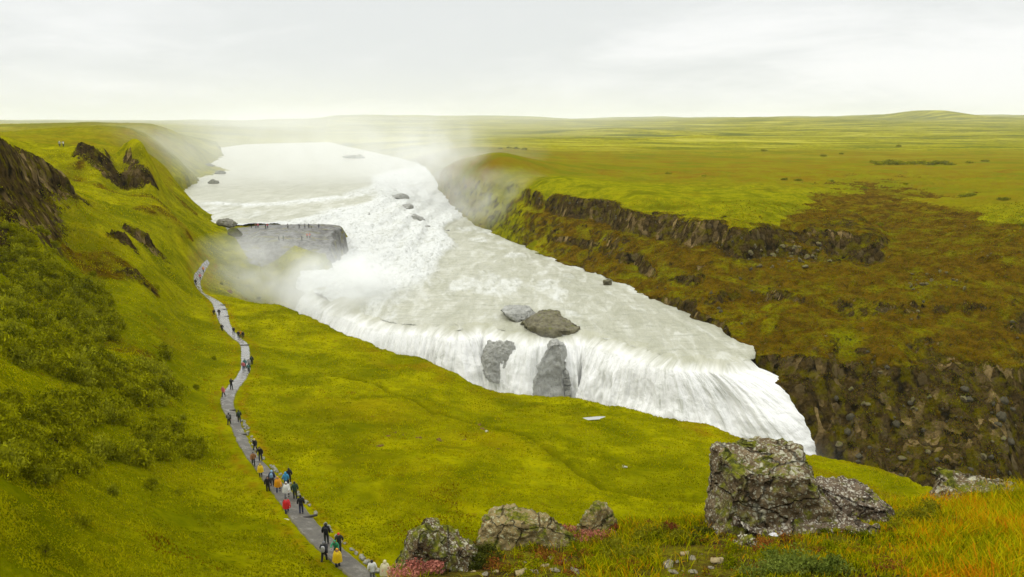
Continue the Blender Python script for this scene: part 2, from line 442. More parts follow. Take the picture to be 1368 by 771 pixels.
# ------------------------------------------------------------------ materials of the land
GRASS_HI = (.275, .258, .0); GRASS_MID = (.140, .138, .0); GRASS_LO = (.04, .044, .0)
def mat_ground():
    t = NT('ground_mat'); P = t.coord()
    n_big = t.noise(P, .035, 4, .6); n_mid = t.noise(P, .22, 5, .65); n_fin = t.noise(P, 1.6, 5, .7); n_vf = t.noise(P, 7.0, 3, .7)
    rock = t.attr('rock'); brown = t.attr('brown'); dry = t.attr('dry'); lush_shade = t.attr('lush_shade'); bank = t.attr('bank'); wet = t.attr('wet')
    g = t.mix(t.rng(n_mid, .36, .62), GRASS_MID, GRASS_HI)
    g = t.mix(t.rng(n_fin, .46, .30), g, GRASS_LO)  # dark spots paint shading among the tussocks into the grass colour
    g = t.mix(t.rng(n_vf, .50, .70, 0, .55), g, (.25, .235, .006))
    g = t.mix(t.math('MULTIPLY', t.rng(n_big, .53, .70), .5), g, (.20, .125, .001))
    g = t.mix(t.math('MULTIPLY', t.rng(t.noise(P, .5, 4, .6), .64, .72), .7), g, (.13, .045, .006))
    # mossy hollows, bare soil, and longer dark grass
    g = t.mix(t.rng(t.noise(P, .085, 5, .62, .5), .47, .62, 0, .78), g, (.082, .090, .0))
    g = t.mix(t.math('MULTIPLY', t.rng(t.noise(P, .38, 5, .72, .3), .66, .74), .85), g, (.075, .035, .004))
    g = t.mix(t.attr('soil'), g, t.mix(t.rng(n_fin, .4, .6), (.17, .075, .002), (.22, .13, .002)))
    g = t.mix(t.math('MULTIPLY', t.attr('trail'), .7), g, (.07, .07, .0))
    # darker green growth, and the shade painted under the thicket
    g = t.mix(t.math('MULTIPLY', lush_shade, t.rng(n_fin, .3, .6, 1, .45)), g, (.085, .10, .0))
    # dry heath on the plains
    h = t.mix(t.rng(t.noise(t.map(P, (.35, .35, 1)), .12, 7, .72), .38, .62), (.155, .15, .0), (.15, .092, .002))
    h = t.mix(t.rng(t.noise(P, .02, 6, .7), .50, .62, 0, .8), h, (.10, .115, .0))
    h = t.mix(t.rng(t.noise(P, .8, 4, .7), .6, .75, 0, .6), h, (.22, .16, .05))
    g = t.mix(dry, g, h)
    # pale strips far out on the plain
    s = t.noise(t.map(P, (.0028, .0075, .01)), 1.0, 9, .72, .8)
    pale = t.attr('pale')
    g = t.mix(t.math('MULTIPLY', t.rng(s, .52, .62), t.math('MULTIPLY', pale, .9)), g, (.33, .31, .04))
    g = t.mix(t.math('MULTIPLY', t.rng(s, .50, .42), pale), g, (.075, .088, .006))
    # brown heather slopes
    b = t.mix(t.rng(t.noise(P, .30, 5, .65), .40, .60), (.052, .029, .0), (.112, .066, .001))
    b = t.mix(t.rng(t.noise(P, .11, 6, .74, .6), .49, .68), b, (.15, .15, .0))
    b = t.mix(t.rng(n_fin, .50, .33, 0, .85), b, (.014, .013, .004))
    bf = t.math('ADD', brown, t.math('MULTIPLY', t.math('SUBTRACT', n_mid, .5), 1.1))
    g = t.mix(t.math('MULTIPLY', t.rng(bf, .38, .58), t.rng(brown, .02, .1)), g, b)
    # bare basalt
    Pr = t.map(P, (1, 1, .6))
    vn = t.voro(Pr, .55, out='Distance'); vc = t.voro(Pr, .55, out='Color'); vf = t.voro(Pr, 1.7, out='Distance')
    r = t.mix(t.rng(t.noise(P, .9, 5, .7), .35, .68), (.030, .023, .009), (.15, .115, .05))
    r = t.mix(t.rng(vc, .75, .95, 0, .7), r, (.26, .24, .16))
    r = t.mix(t.rng(vn, .55, .8), r, (.006, .006, .003))
    r = t.mix(t.rng(t.math('MODULO', t.math('ADD', t.n_sepz(P), t.math('MULTIPLY', t.noise(P, .25, 3), 4.0)), 2.6), .0, .5, .55, 0), r, (.014, .012, .005))
    colm = t.voro(t.map(P, (1, 1, .22)), .62, out='Color')
    r = t.mix(t.math('MULTIPLY', t.rng(colm, .55, .85, 0, .9), t.rng(t.noise(P, .12, 3), .45, .6)), r, (.24, .20, .12))
    r = t.mix(t.rng(t.noise(P, .35, 4, .6), .50, .62, 0, .8), r, (.085, .085, .0))
    r = t.mul(r, (1.0, .84, .55))
    rf = t.math('ADD', rock, t.math('MULTIPLY', t.math('SUBTRACT', n_fin, .5), 1.2))
    rf = t.math('ADD', rf, t.math('MULTIPLY', t.math('SUBTRACT', t.noise(P, .28, 4, .6), .5), 1.4))
    rf = t.math('MULTIPLY', t.rng(rf, .44, .62), t.rng(rock, .02, .1))
    c = t.mix(rf, g, r)
    # wet grey rock of the ledge
    w = t.mix(t.rng(t.noise(P, .5, 5, .6), .4, .6), (.05, .046, .035), (.16, .16, .145))
    w = t.mix(t.rng(t.noise(t.map(P, (.3, 1, 1)), .5, 4, .6), .55, .64), w, (.13, .12, .02))
    c = t.mix(wet, c, w)
    # soil and moss at the photographer's bank
    k = t.mix(t.rng(t.noise(P, 2.2, 5, .7), .4, .6), (.035, .022, .008), (.12, .11, .006))
    k = t.mix(t.rng(t.noise(P, 14, 4, .7), .5, .7), k, (.10, .055, .01))
    c = t.mix(bank, c, k)
    hgt = t.math('ADD', t.math('MULTIPLY', n_fin, .5), t.math('MULTIPLY', n_vf, .12))
    rh = t.math('MULTIPLY', t.math('ADD', t.math('MULTIPLY', vn, -1.0), t.math('MULTIPLY', vf, -.5)), rf)
    hh = t.math('ADD', hgt, rh)
    nb = t.bump(hh, 1.0, .9)
    t.bsdf(c, t.math('SUBTRACT', .95, t.math('MULTIPLY', wet, .5)), nb, t.math('MULTIPLY', wet, .3))
    return t.m

# ------------------------------------------------------------------ the ground sheet
def build_ground():
    y0 = list(np.geomspace(1.2, 12, 250)) + list(np.geomspace(12, 30, 50)[1:])
    y1 = list(np.arange(30.4, 140, .55)) + list(np.arange(140, 330, .38))
    y2 = list(np.geomspace(331, 24000, 560))
    ys = np.array(y0 + y1 + y2)
    us = np.concatenate([np.linspace(-1.3, -.73, 60)[:-1], np.linspace(-.73, .73, 1060), np.linspace(.73, 1.3, 60)[1:]])
    U, Y = np.meshgrid(us, ys)
    X = U * Y
    H = np.empty_like(X); M = {}
    ch = 200
    for i in range(0, len(ys), ch):
        h, m = ground(X[i:i + ch], Y[i:i + ch])
        H[i:i + ch] = h
        for k, v in m.items(): M.setdefault(k, []).append(v)
    M = {k: np.concatenate(v) for k, v in M.items()}
    GRID.update(u=us, y=ys, H=H)
    # slope from the grid itself
    dr = np.gradient(H, axis=0) / np.gradient(Y, axis=0)
    du = np.gradient(H, axis=1) / np.maximum(np.gradient(X, axis=1), 1e-6)
    S = np.hypot(dr - du * U, du)
    B = M['side'] > .5
    dist = -M['bd']
    rock = sstep(1.1, 1.8, S) * (Y > 25)
    rock = np.where(B, sstep(.8, 1.5, S), rock * (.12 + .88 * np.maximum(sstep(.05, .4, M['cl']), sstep(1.3, 1.8, S) * (X / Y < -.5) * (Y > 240))))
    uu = X / Y + .05 * fbm(X, Y, 30, 3, 131)
    rock = np.where(B, rock * (.15 + .85 * sstep(-.02, .16, uu)), rock)
    # far wall: outcrops along the steps
    rock = np.where(B & (Y < 700), np.clip(rock * 1.0 + 0.25 * M['low'] * sstep(.6, 1.0, S), 0, 1), rock)
    # meadow rim stays turfy, its cliff is rock below the first metres
    rock = np.maximum(rock, np.where(B, sstep(-50, -56, H + 5 * fbm(X, Y, 14, 3, 161)) * sstep(.33, .42, X / Y) * .72, 0))
    rock = np.maximum(rock, M['cl'] * .75)
    rock = np.maximum(rock, np.where(B, M['band'] * .62, 0))
    wetl = inside(X, Y, [atz(*p)[:2] for p in [(300, 303, -39.5), (335, 296, -39.5), (400, 295, -39.5), (475, 300, -39.5), (482, 345, -46), (452, 350, -46), (425, 334, -42.5), (395, 330, -42), (372, 338, -43), (350, 347, -44.5), (333, 345, -44), (322, 326, -40.5)]])
    lsd = seg_dist(X, Y, LIPX, True)[0]
    wetl = wetl | ((M['bd'] > 1) & (np.abs(lsd) < 8) & (Y > 100) & (X < 46))
    wet = wetl.astype(float) * (1 - 0)
    brown = np.zeros_like(X)
    brown = np.where(B & (Y < 520), M['low'] * sstep(-31, -37, H) * .70, brown)
    ulow = B & (Y < 520)
    # near brown shelf at the right and gorge walls
    brown = np.where(ulow & (X / Y > .36) & (H < -33), np.maximum(brown, .68), brown)
    brown = np.where(ulow, brown * (.15 + .85 * sstep(-.05, .07, uu)), brown)
    brown = np.where(B, np.maximum(brown, M['band'] * .9), brown)
    brown = np.where((~B) & (M['cl'] > .1), np.maximum(brown, M['cl'] * .7), brown)
    br2 = sstep(.1, .35, fbm(X, Y, 45, 3, 121)) * (~B) * (X / Y < -.42) * (H > -36) * (Y > 100) * (Y < 300)
    brown = np.maximum(brown, br2 * .6)
    # moist rim colour of the meadow
    dry = np.where(B, sstep(360, 460, Y + 60 * fbm(X, Y, 120, 3, 5)) * (1 - sstep(750, 1050, Y + 200 * fbm(X, Y, 150, 3, 7))) * .9, 0)
    dry = np.where(B & (X / Y > .45), np.maximum(dry, sstep(260, 340, Y) * (1 - sstep(750, 1050, Y)) * .85), dry)
    dry = np.where((~B) & (Y > 300) & (X / Y < -.45), .5 * (1 - sstep(900, 1500, Y)), dry)
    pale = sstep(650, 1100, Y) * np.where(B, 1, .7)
    lush_shade = (~B) * sstep(.05, .5, fbm(X, Y, 30, 4, 14) + .1) * .5
    lush_shade = np.maximum(lush_shade, (~B) * .75 * sstep(-.34, -.50, X / Y + .1 * fbm(X, Y, 18, 3, 15)) * sstep(190, 120, Y))
    lush_shade = np.where(B & (Y < 520) & (brown < .3), .45, lush_shade)
    rimd = seg_dist(X, Y, [p[:2] for p in rim])[0]
    pxs = CX + F * X / np.maximum(Y * CP - H * SP, 1)
    soil = (~B) * sstep(-.1, .3, fbm(X, Y, 9, 4, 141)) * np.exp(-((rimd - 5) / 6) ** 2) * .8 * (sstep(870, 960, pxs) + np.exp(-((pxs - 545) / 55) ** 2) + .4 * np.exp(-((pxs - 760) / 60) ** 2)) * (Y > 60)
    psd = M['sd']
    soil = np.maximum(soil, .75 * np.exp(-((psd - 2.0) / .7) ** 2) * sstep(-.2, .3, fbm(X, Y, 1.5, 3, 144)) * (Y > 40))
    soil = np.clip(soil, 0, 1)
    pys = CY - F * (H * CP + Y * SP) / np.maximum(Y * CP - H * SP, 1)
    thick_shade = np.zeros_like(X)
    wpx = pxs + 14 * fbm(X, Y, 6, 3, 151); wpy = pys + 10 * fbm(X, Y, 6, 3, 152)
    for poly in THICKET: thick_shade = np.maximum(thick_shade, inside(wpx, wpy, poly) & (X < -20) & (Y < 160))
    lush_shade = np.maximum(lush_shade, thick_shade * 1.0)  # ground under the shrubs darkened in colour, as shade in their gaps
    brown = np.maximum(brown, thick_shade * .33)
    print('ground', X.shape, time.time() - T0)
    me = grid_mesh('ground', X, Y, H, attrs=dict(rock=rock, brown=brown, dry=dry, pale=pale, lush_shade=lush_shade, bank=M['bank'], wet=wet, soil=soil, trail=M['trail']))
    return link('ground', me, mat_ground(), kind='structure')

# ------------------------------------------------------------------ water
def mat_water():
    t = NT('river_water_mat'); P = t.coord()
    foam = t.attr('foam')
    # streaks run with the current
    fl = t.map(P, (1.0, .26, 1.0), (0, 0, math.radians(-14)))
    wv = t.noise(t.map(P, (.10, .5, 1)), 1.0, 6, .7, .6)
    n1 = t.noise(fl, .16, 7, .68, 1.2); n2 = t.noise(fl, .75, 6, .7, .8); n3 = t.noise(P, 2.5, 4, .7, .4)
    f = t.math('ADD', t.math('MULTIPLY', n1, .65), t.math('MULTIPLY', n2, .35))
    f = t.math('ADD', f, t.math('MULTIPLY', t.math('SUBTRACT', foam, .5), .62))
    fm = t.rng(f, .43, .70)
    silt = t.mix(t.rng(n1, .36, .62), (.30, .298, .21), (.41, .405, .315))
    silt = t.mix(t.rng(wv, .48, .36), silt, (.275, .275, .195))
    silt = t.mix(t.rng(wv, .60, .72, 0, .8), silt, (.50, .50, .44))
    c = t.mix(fm, silt, (.57, .58, .54))
    c = t.mix(t.math('MULTIPLY', t.rng(n2, .46, .34), foam), c, (.31, .32, .27))
    hg = t.math('ADD', t.math('ADD', t.math('MULTIPLY', n2, .8), t.math('MULTIPLY', n3, .22)), t.math('MULTIPLY', wv, .9))
    hs = t.math('MULTIPLY', hg, t.math('ADD', .30, t.math('MULTIPLY', foam, 1.1)))
    nb = t.bump(hs, 1.0, .8)
    t.bsdf(c, t.rng(fm, 0, 1, .32, .8), nb, .25)
    return t.m

def build_water():
    ys = np.concatenate([np.arange(150, 330, .42), np.geomspace(330.5, 1900, 420)])
    us = np.linspace(-.56, .36, 900)
    U, Y = np.meshgrid(us, ys); X = U * Y
    Z = hW_raw(X, Y)
    ins = inside(X, Y, RIVER); bd, _ = seg_dist(X, Y, RIVER + [RIVER[0]])
    bd = np.where(ins, bd, -bd)
    ls, _ = seg_dist(X, Y, LIPX, True)
    # rapids: broken steps where the level drops
    drop = sstep(-40.15, -41.2, Z) * (1 - sstep(-51.4, -52.1, Z))
    q = Z / 2.4 + .35 * fbm(X, Y, 30, 3, 201)
    st = (np.floor(q) + sstep(.25, .75, q - np.floor(q))) * 2.4 - .35 * 2.4 * fbm(X, Y, 30, 3, 201)
    Z2 = Z + (st - Z) * drop * .8
    left_fall = np.exp(-(seg_dist(X, Y, [atz(*p)[:2] for p in [(283, 272, -40), (340, 275, -40), (400, 270, -40), (470, 262, -40), (520, 246, -40)]])[0] / 14) ** 2)
    foam = np.clip(drop * .82 + left_fall * .75, 0, 1)
    near = np.exp(-np.maximum(ls + 3 * fbm(X, Y, 7, 3, 209), 0) / 4.0)
    foam = np.maximum(foam, near * .75)
    foam = np.maximum(foam, .45 * np.exp(-np.maximum(bd, 0) / 2.5))
    patch = sstep(.0, .45, fbm(X * 1.0, Y * .5, 26, 4, 207) + .12) * .55 * (Y < 420)
    foam = np.maximum(foam, patch)
    foam = np.maximum(foam, .36 * sstep(600, 400, Y))
    rough = ridged(X, Y * .7, 7, 4, 211) * .9 + fbm(X, Y, 2.2, 3, 214) * .45
    Z2 = Z2 + rough * (foam ** 1.5) * 1.15 + fbm(X, Y * .5, 5, 3, 217) * .22
    ld = np.clip((7.5 - ls) / 8.5, 0, 1); Z2 = Z2 - 1.9 * ld ** 2.4 - .5 * ld
    kv = (bd > np.where(ls < 14, -1.0, np.where(Y < 330, -1.5, -9))) & (ls > 2.0) & ~((X < -68) & (Y < 226))
    keep = kv[:-1, :-1] & kv[1:, 1:] & kv[:-1, 1:] & kv[1:, :-1]
    me = grid_mesh('river', X, Y, Z2, keep, dict(foam=foam))
    m = mat_water()
    link('river', me, m, kind='structure')
    # water at the bottom of the gorge
    xs = np.linspace(-90, 420, 300); yy = np.linspace(50, 215, 160)
    X, Y = np.meshgrid(xs, yy); ls, _ = seg_dist(X, Y, LIPX, True)
    foam = np.clip(.45 + .6 * np.exp(-np.maximum(-ls, 0) / 22), 0, 1)
    Z = -75.8 + ridged(X, Y, 9, 4, 221) * .7 * foam
    kv = (ls < 1.0)
    keep = kv[:-1, :-1] & kv[1:, 1:] & kv[:-1, 1:] & kv[1:, :-1]
    me = grid_mesh('gorge_river', X, Y, Z, keep, dict(foam=foam))
    link('gorge_river', me, m, kind='structure')

def mat_fall():
    t = NT('falling_water_mat'); P = t.attr('sc', True)   # x along the lip, y down the fall (metres)
    th = t.attr('thin')
    s1 = t.noise(t.map(P, (1.6, .10, 1)), 1.0, 6, .68, .9); s2 = t.noise(t.map(P, (.5, .07, 1)), 1.0, 5, .6, .8)
    s3 = t.noise(t.map(P, (1.0, .55, 1)), 1.2, 6, .7, 1.0)
    f = t.math('ADD', t.math('ADD', t.math('MULTIPLY', s1, .4), t.math('MULTIPLY', s2, .3)), t.math('MULTIPLY', s3, .3))
    c = t.mix(t.rng(f, .36, .52), (.52, .53, .47), (.80, .80, .77))
    c = t.mix(t.math('MULTIPLY', t.rng(f, .44, .36), .6), c, (.40, .40, .33))
    lf = t.attr('lipf'); PW = t.coord(); w1 = t.noise(t.map(PW, (1.0, .26, 1.0), (0, 0, math.radians(-14))), .16, 7, .68, 1.2)
    c = t.mix(lf, c, t.mix(t.rng(w1, .36, .62), (.30, .298, .21), (.41, .405, .315)))
    nb = t.bump(f, 1.5, .7)
    p = t.bsdf(c, .75, nb, .15)
    # thin veils over the rock: real gaps between strands
    a = t.math('SUBTRACT', t.math('ADD', t.math('MULTIPLY', s1, .55), t.math('MULTIPLY', s3, .5)), t.math('MULTIPLY', th, .22))
    al = t.rng(a, .33, .44)
    al = t.math('MAXIMUM', al, t.math('SUBTRACT', 1.0, t.rng(th, .0, .3)))
    t.l(al, p.inputs['Alpha'])
    return t.m

def resample(pts, step):
    P = np.array(pts); d = np.r_[0, np.cumsum(np.hypot(*np.diff(P, axis=0).T))]
    s = np.arange(0, d[-1], step)
    return np.stack([np.interp(s, d, P[:, 0]), np.interp(s, d, P[:, 1])], -1), s

def build_fall():
    pts, s = resample(lip, .22)
    # soften corners
    k = 13; pad = np.pad(pts, ((k, k), (0, 0)), 'edge'); ker = np.ones(2 * k + 1) / (2 * k + 1)
    pts = np.stack([np.convolve(pad[:, i], ker, 'valid') for i in (0, 1)], -1)
    tg = np.gradient(pts, axis=0); tg /= np.linalg.norm(tg, axis=1)[:, None]
    nr = np.stack([tg[:, 1], -tg[:, 0]], -1)                     # downstream
    L = s[-1]
    zl = hW_raw(pts[:, 0], pts[:, 1])
    v = np.linspace(0, 1, 150)
    S, V = np.meshgrid(s, v)
    jit = fbm(S, S * 0, 6, 3, 301) * 1.0 + fbm(S, S * 0, 1.7, 3, 305) * .3
    drop = V
    right = sstep(L - 34, L - 2, S)
    lead = np.minimum(V / .12, 1); drop = np.maximum(V - .12, 0) / .88
    out = -7.5 + 8.5 * lead + 6.4 * drop ** .6 + jit * (1 + 1.6 * drop) * lead
    out = out + right * drop * 5.5
    # ledges break the sheet
    z = zl[None, :] - .05 - 1.9 * lead ** 2.4 - 23.5 * drop ** 1.1
    strand = fbm(S * 1.0, V * 3.0, 1.3, 4, 311) * .75 + ridged(S, V * 24 * .45, 3.2, 4, 317) * .55 * sstep(.05, .4, V)
    boil = fbm(S, V * 25, 2.2, 4, 321) * .9 * sstep(.25, .9, V)
    out = out + (strand + boil) * sstep(.05, .3, V)
    # the sheet is uneven: buttresses of rock behind push parts of it forward
    out = out + (fbm(S, V * 12, 9, 3, 341) * 3.2 + ridged(S, V * 3, 5, 3, 344) * 1.1) * sstep(.15, .5, V)
    X = pts[:, 0][None] + nr[:, 0][None] * out; Y = pts[:, 1][None] + nr[:, 1][None] * out
    X = X + right * (drop ** .85 * 26.0 - 1.0 * lead)
    # where rock shows through
    # strand positions measured along the lip in metres
    sm = np.interp(S, s, np.interp(s, s, s))
    x_here = pts[:, 0][None] + 0 * V
    def band(xa, xb, va, vb):
        w2 = fbm(X, z, 4, 4, 331) * 1.8
        return sstep(xa - 1.2, xa + 1.2, x_here + w2) * sstep(xb + 1.2, xb - 1.2, x_here + w2) * sstep(va - .08, va + .05, V + w2 * .03) * sstep(vb + .14, vb - .14, V + w2 * .05)
    thin = 0 * V
    sc = np.stack([S, V * 25, 0 * V], -1)
    me = grid_mesh('waterfall', X, Y, z, None, dict(sc=sc, thin=thin, lipf=sstep(.17, .05, V + .05 * fbm(S, V * 25, 2.5, 3, 351))))
    link('waterfall', me, mat_fall(), kind='structure')
    return pts, s
# ------------------------------------------------------------------ sky, sun, camera
def build_light():
    w = bpy.data.worlds.new('World'); scene.world = w; w.use_nodes = True
    nt = w.node_tree; nt.nodes.clear()
    N = nt.nodes.new; Lk = nt.links.new
    out = N('ShaderNodeOutputWorld')
    SUN_EL, SUN_AZ = math.radians(55), math.radians(-95)     # azimuth from +Y, clockwise positive
    sky = N('ShaderNodeTexSky'); sky.sky_type = 'NISHITA'; sky.sun_disc = False
    sky.sun_elevation = SUN_EL; sky.sun_rotation = SUN_AZ
    bs = N('ShaderNodeBackground'); bs.inputs[1].default_value = .1; Lk(sky.outputs[0], bs.inputs[0])
    tc = N('ShaderNodeTexCoord'); sx = N('ShaderNodeSeparateXYZ'); Lk(tc.outputs['Generated'], sx.inputs[0])
    def mt(op, a, b=None, clamp=False):
        m = N('ShaderNodeMath'); m.operation = op; m.use_clamp = clamp
        for i, q in enumerate((a, b)):
            if q is None: continue
            if isinstance(q, bpy.types.NodeSocket): Lk(q, m.inputs[i])
            else: m.inputs[i].default_value = q
        return m.outputs[0]
    def mr(v, a, b, c, d):
        m = N('ShaderNodeMapRange'); m.interpolation_type = 'SMOOTHSTEP'; Lk(v, m.inputs[0])
        for i, q in enumerate((a, b, c, d)): m.inputs[1 + i].default_value = q
        return m.outputs[0]
    # a cloud deck: project the direction on a plane overhead
    zc = mt('ADD', mt('MAXIMUM', sx.outputs[2], 0.0), .23)
    cx = mt('DIVIDE', sx.outputs[0], zc); cy = mt('DIVIDE', sx.outputs[1], zc)
    cb = N('ShaderNodeCombineXYZ'); Lk(cx, cb.inputs[0]); Lk(cy, cb.inputs[1])
    def nz(scale, det, rough, off):
        mp = N('ShaderNodeMapping'); Lk(cb.outputs[0], mp.inputs[0]); mp.inputs[1].default_value = off; mp.inputs[3].default_value = (.85, .95, 1)
        n = N('ShaderNodeTexNoise'); Lk(mp.outputs[0], n.inputs['Vector']); n.inputs['Scale'].default_value = scale
        n.inputs['Detail'].default_value = det; n.inputs['Roughness'].default_value = rough; n.inputs['Distortion'].default_value = .5
        return n.outputs[0]
    c1 = nz(.38, 7, .55, (3.1, 1.2, 0)); c2 = nz(1.5, 6, .6, (0, 5, 0))
    cl = mt('ADD', mt('MULTIPLY', c1, .75), mt('MULTIPLY', c2, .25))
    bright = mr(cl, .40, .56, .85, 1.01)
    # overcast skies are about three times brighter overhead than at the horizon
    lum = mr(sx.outputs[2], .16, 1.0, 1.0, 2.35)
    mx = N('ShaderNodeMix'); mx.data_type = 'RGBA'; Lk(mr(cl, .38, .6, 0, 1), mx.inputs[0])
    mx.inputs[6].default_value = (.94, .97, .97, 1); mx.inputs[7].default_value = (1.0, 1.0, 1.0, 1)
    bc = N('ShaderNodeBackground'); Lk(mx.outputs[2], bc.inputs[0]); Lk(mt('MULTIPLY', bright, lum), bc.inputs[1])
    ms = N('ShaderNodeMixShader'); ms.inputs[0].default_value = .97
    Lk(bs.outputs[0], ms.inputs[1]); Lk(bc.outputs[0], ms.inputs[2]); Lk(ms.outputs[0], out.inputs[0])
    sd = bpy.data.lights.new('sun', 'SUN'); sd.energy = 1.5; sd.angle = math.radians(12); sd.color = (1, .965, .90)
    so = bpy.data.objects.new('sun', sd); COL.objects.link(so)
    d = Vector((math.sin(SUN_AZ) * math.cos(SUN_EL), math.cos(SUN_AZ) * math.cos(SUN_EL), math.sin(SUN_EL)))
    so.rotation_euler = d.to_track_quat('Z', 'Y').to_euler()
    cd = bpy.data.cameras.new('camera'); co = bpy.data.objects.new('camera', cd); COL.objects.link(co)
    cd.sensor_width = 36; cd.lens = 36 * F / 1368; cd.clip_start = .1; cd.clip_end = 60000
    co.location = (0, 0, 0); co.rotation_euler = (math.radians(90) - PITCH, 0, 0)
    scene.camera = co
    cy = scene.cycles; cy.volume_bounces = 8; cy.max_bounces = 12; cy.transparent_max_bounces = 24; cy.volume_step_rate = 2.0; cy.volume_max_steps = 256
    vs = scene.view_settings; vs.view_transform = 'Standard'; vs.look = 'None'; vs.exposure = 0; vs.gamma = 1; vs.use_curve_mapping = False

def vol_mat(name, density, color=(1, 1, 1), node_density=None, aniso=0.0):
    t = NT(name)
    p = t.n('ShaderNodeVolumePrincipled'); p.inputs['Color'].default_value = (*color, 1); p.inputs['Anisotropy'].default_value = aniso
    if node_density: t.setin(p.inputs['Density'], node_density(t))
    else: p.inputs['Density'].default_value = density
    t.l(p.outputs[0], t.out.inputs['Volume'])
    return t.m

def build_haze():
    bm = bmesh.new(); bmesh.ops.create_cube(bm, size=1)
    for v in bm.verts: v.co = Vector((v.co.x * 70000, v.co.y * 60000 + 10000, 400 if v.co.z > 0 else -81))
    me = bpy.data.meshes.new('haze'); bm.to_mesh(me); bm.free()
    link('haze', me, vol_mat('haze_mat', .00004, (.98, 1, .95)), kind='stuff')

def plume(name, loc, size, dens, seed, rot=(0, 0, 0), lean=0.0, nscale=2.2, lo=.42, hi=.66, power=1.3, label=None):
    """a body of drifting spray; density falls off smoothly from its middle to nothing at its skin"""
    bm = bmesh.new(); bmesh.ops.create_icosphere(bm, subdivisions=4, radius=1)
    me = bpy.data.meshes.new(name); bm.to_mesh(me); bm.free()
    def den(t):
        O = t.objc()
        ln = t.n('ShaderNodeVectorMath'); ln.operation = 'LENGTH'; t.l(O, ln.inputs[0])
        fall = t.math('POWER', t.math('SUBTRACT', 1.0, ln.outputs['Value'], clamp=True), power)
        q = max(12, max(size) / 6); mp = t.map(O, (size[0] / q, size[1] / q, size[2] / q), loc=(seed, seed * .7, 0))
        n = t.rng(t.noise(mp, nscale / 2.2, 3, .55, .4), lo, hi)
        return t.math('MULTIPLY', t.math('MULTIPLY', fall, t.math('ADD', .25, n)), dens)
    o = link(name, me, vol_mat(name + '_mat', 0, (.965, .975, .965), den), kind='stuff', loc=loc)
    o.scale = size; o.rotation_euler = rot
    return o
# ------------------------------------------------------------------ finding the ground under a pixel
GRID = {}
def make_hit(ob_us, ob_ys, H): GRID.update(u=ob_us, y=ob_ys, H=H)
def hit(px, py, ymin=25.0):
    d = ray(px, py); u = d[0] / d[1]; k = d[2] / d[1]
    j = int(np.clip(np.searchsorted(GRID['u'], u), 1, len(GRID['u']) - 1))
    a = (u - GRID['u'][j - 1]) / (GRID['u'][j] - GRID['u'][j - 1])
    col = GRID['H'][:, j - 1] * (1 - a) + GRID['H'][:, j] * a
    m = (col >= GRID['y'] * k) & (GRID['y'] >= ymin)
    i = int(np.argmax(m))
    y1 = GRID['y'][i]; y0 = GRID['y'][max(i - 1, 0)]
    f1 = col[i] - y1 * k; f0 = col[max(i - 1, 0)] - y0 * k
    y = y1 if f1 == f0 or f0 > 0 else y0 + (y1 - y0) * (-f0) / (f1 - f0)
    z = float(np.interp(y, GRID['y'][max(i - 1, 0):i + 1], col[max(i - 1, 0):i + 1])) if i > 0 else float(col[i])
    return (float(u * y), float(y), z)
def gz(x, y):
    u = x / y
    j = int(np.clip(np.searchsorted(GRID['u'], u), 1, len(GRID['u']) - 1)); a = (u - GRID['u'][j - 1]) / (GRID['u'][j] - GRID['u'][j - 1])
    c0 = np.interp(y, GRID['y'], GRID['H'][:, j - 1]); c1 = np.interp(y, GRID['y'], GRID['H'][:, j])
    return float(c0 * (1 - a) + c1 * a)
def gz_arr(x, y):
    u = x / y; us, ys, H = GRID['u'], GRID['y'], GRID['H']
    j = np.clip(np.searchsorted(us, u), 1, len(us) - 1); i = np.clip(np.searchsorted(ys, y), 1, len(ys) - 1)
    a = (u - us[j - 1]) / (us[j] - us[j - 1]); b = (y - ys[i - 1]) / (ys[i] - ys[i - 1])
    return (H[i - 1, j - 1] * (1 - a) + H[i - 1, j] * a) * (1 - b) + (H[i, j - 1] * (1 - a) + H[i, j] * a) * b

# ------------------------------------------------------------------ rocks
from mathutils import noise as mnoise
def rock_mesh(name, dims, seed, cuts=9, sub=5, rough=.10, fine=.03, planes=None, flat=.0):
    r = random.Random(seed)
    bm = bmesh.new(); bmesh.ops.create_icosphere(bm, subdivisions=sub, radius=1.0)
    P = [v.co.normalized() * 1.25 for v in bm.verts]
    pl = list(planes or [])
    for i in range(cuts):
        n = Vector((r.uniform(-1, 1), r.uniform(-1, 1), r.uniform(-.6, 1))).normalized()
        pl.append((n, r.uniform(.62, .92)))
    off = Vector((seed * 3.7, seed * 1.3, seed * 2.1))
    for v, p in zip(bm.verts, P):
        for it in range(2):
            for n, d in pl:
                n = Vector(n).normalized(); e = p.dot(n) - d
                if e > 0: p = p - n * e
        v.co = p
    lo = Vector([min(v.co[i] for v in bm.verts) for i in range(3)]); hi = Vector([max(v.co[i] for v in bm.verts) for i in range(3)])
    for v in bm.verts:
        q = Vector([(v.co[i] - (lo[i] + hi[i]) / 2) / (hi[i] - lo[i]) for i in range(3)])
        v.co = Vector((q.x * dims[0], q.y * dims[1], (q.z + .5) * dims[2]))
    s = max(dims); bm.normal_update()
    nn = [v.normal.copy() for v in bm.verts]
    for v, n in zip(bm.verts, nn):
        c = v.co / s * 2.2 + off
        a = mnoise.fractal(c, 1.0, 2.1, 5) * rough * s
        b = abs(mnoise.noise(c * 3.1)) * rough * s * .5
        e = mnoise.fractal(c * 9, .9, 2.0, 3) * fine * s
        v.co += n * (a - b + e)
    me = bpy.data.meshes.new(name); bm.to_mesh(me); bm.free()
    me.polygons.foreach_set('use_smooth', [True] * len(me.polygons))
    return me

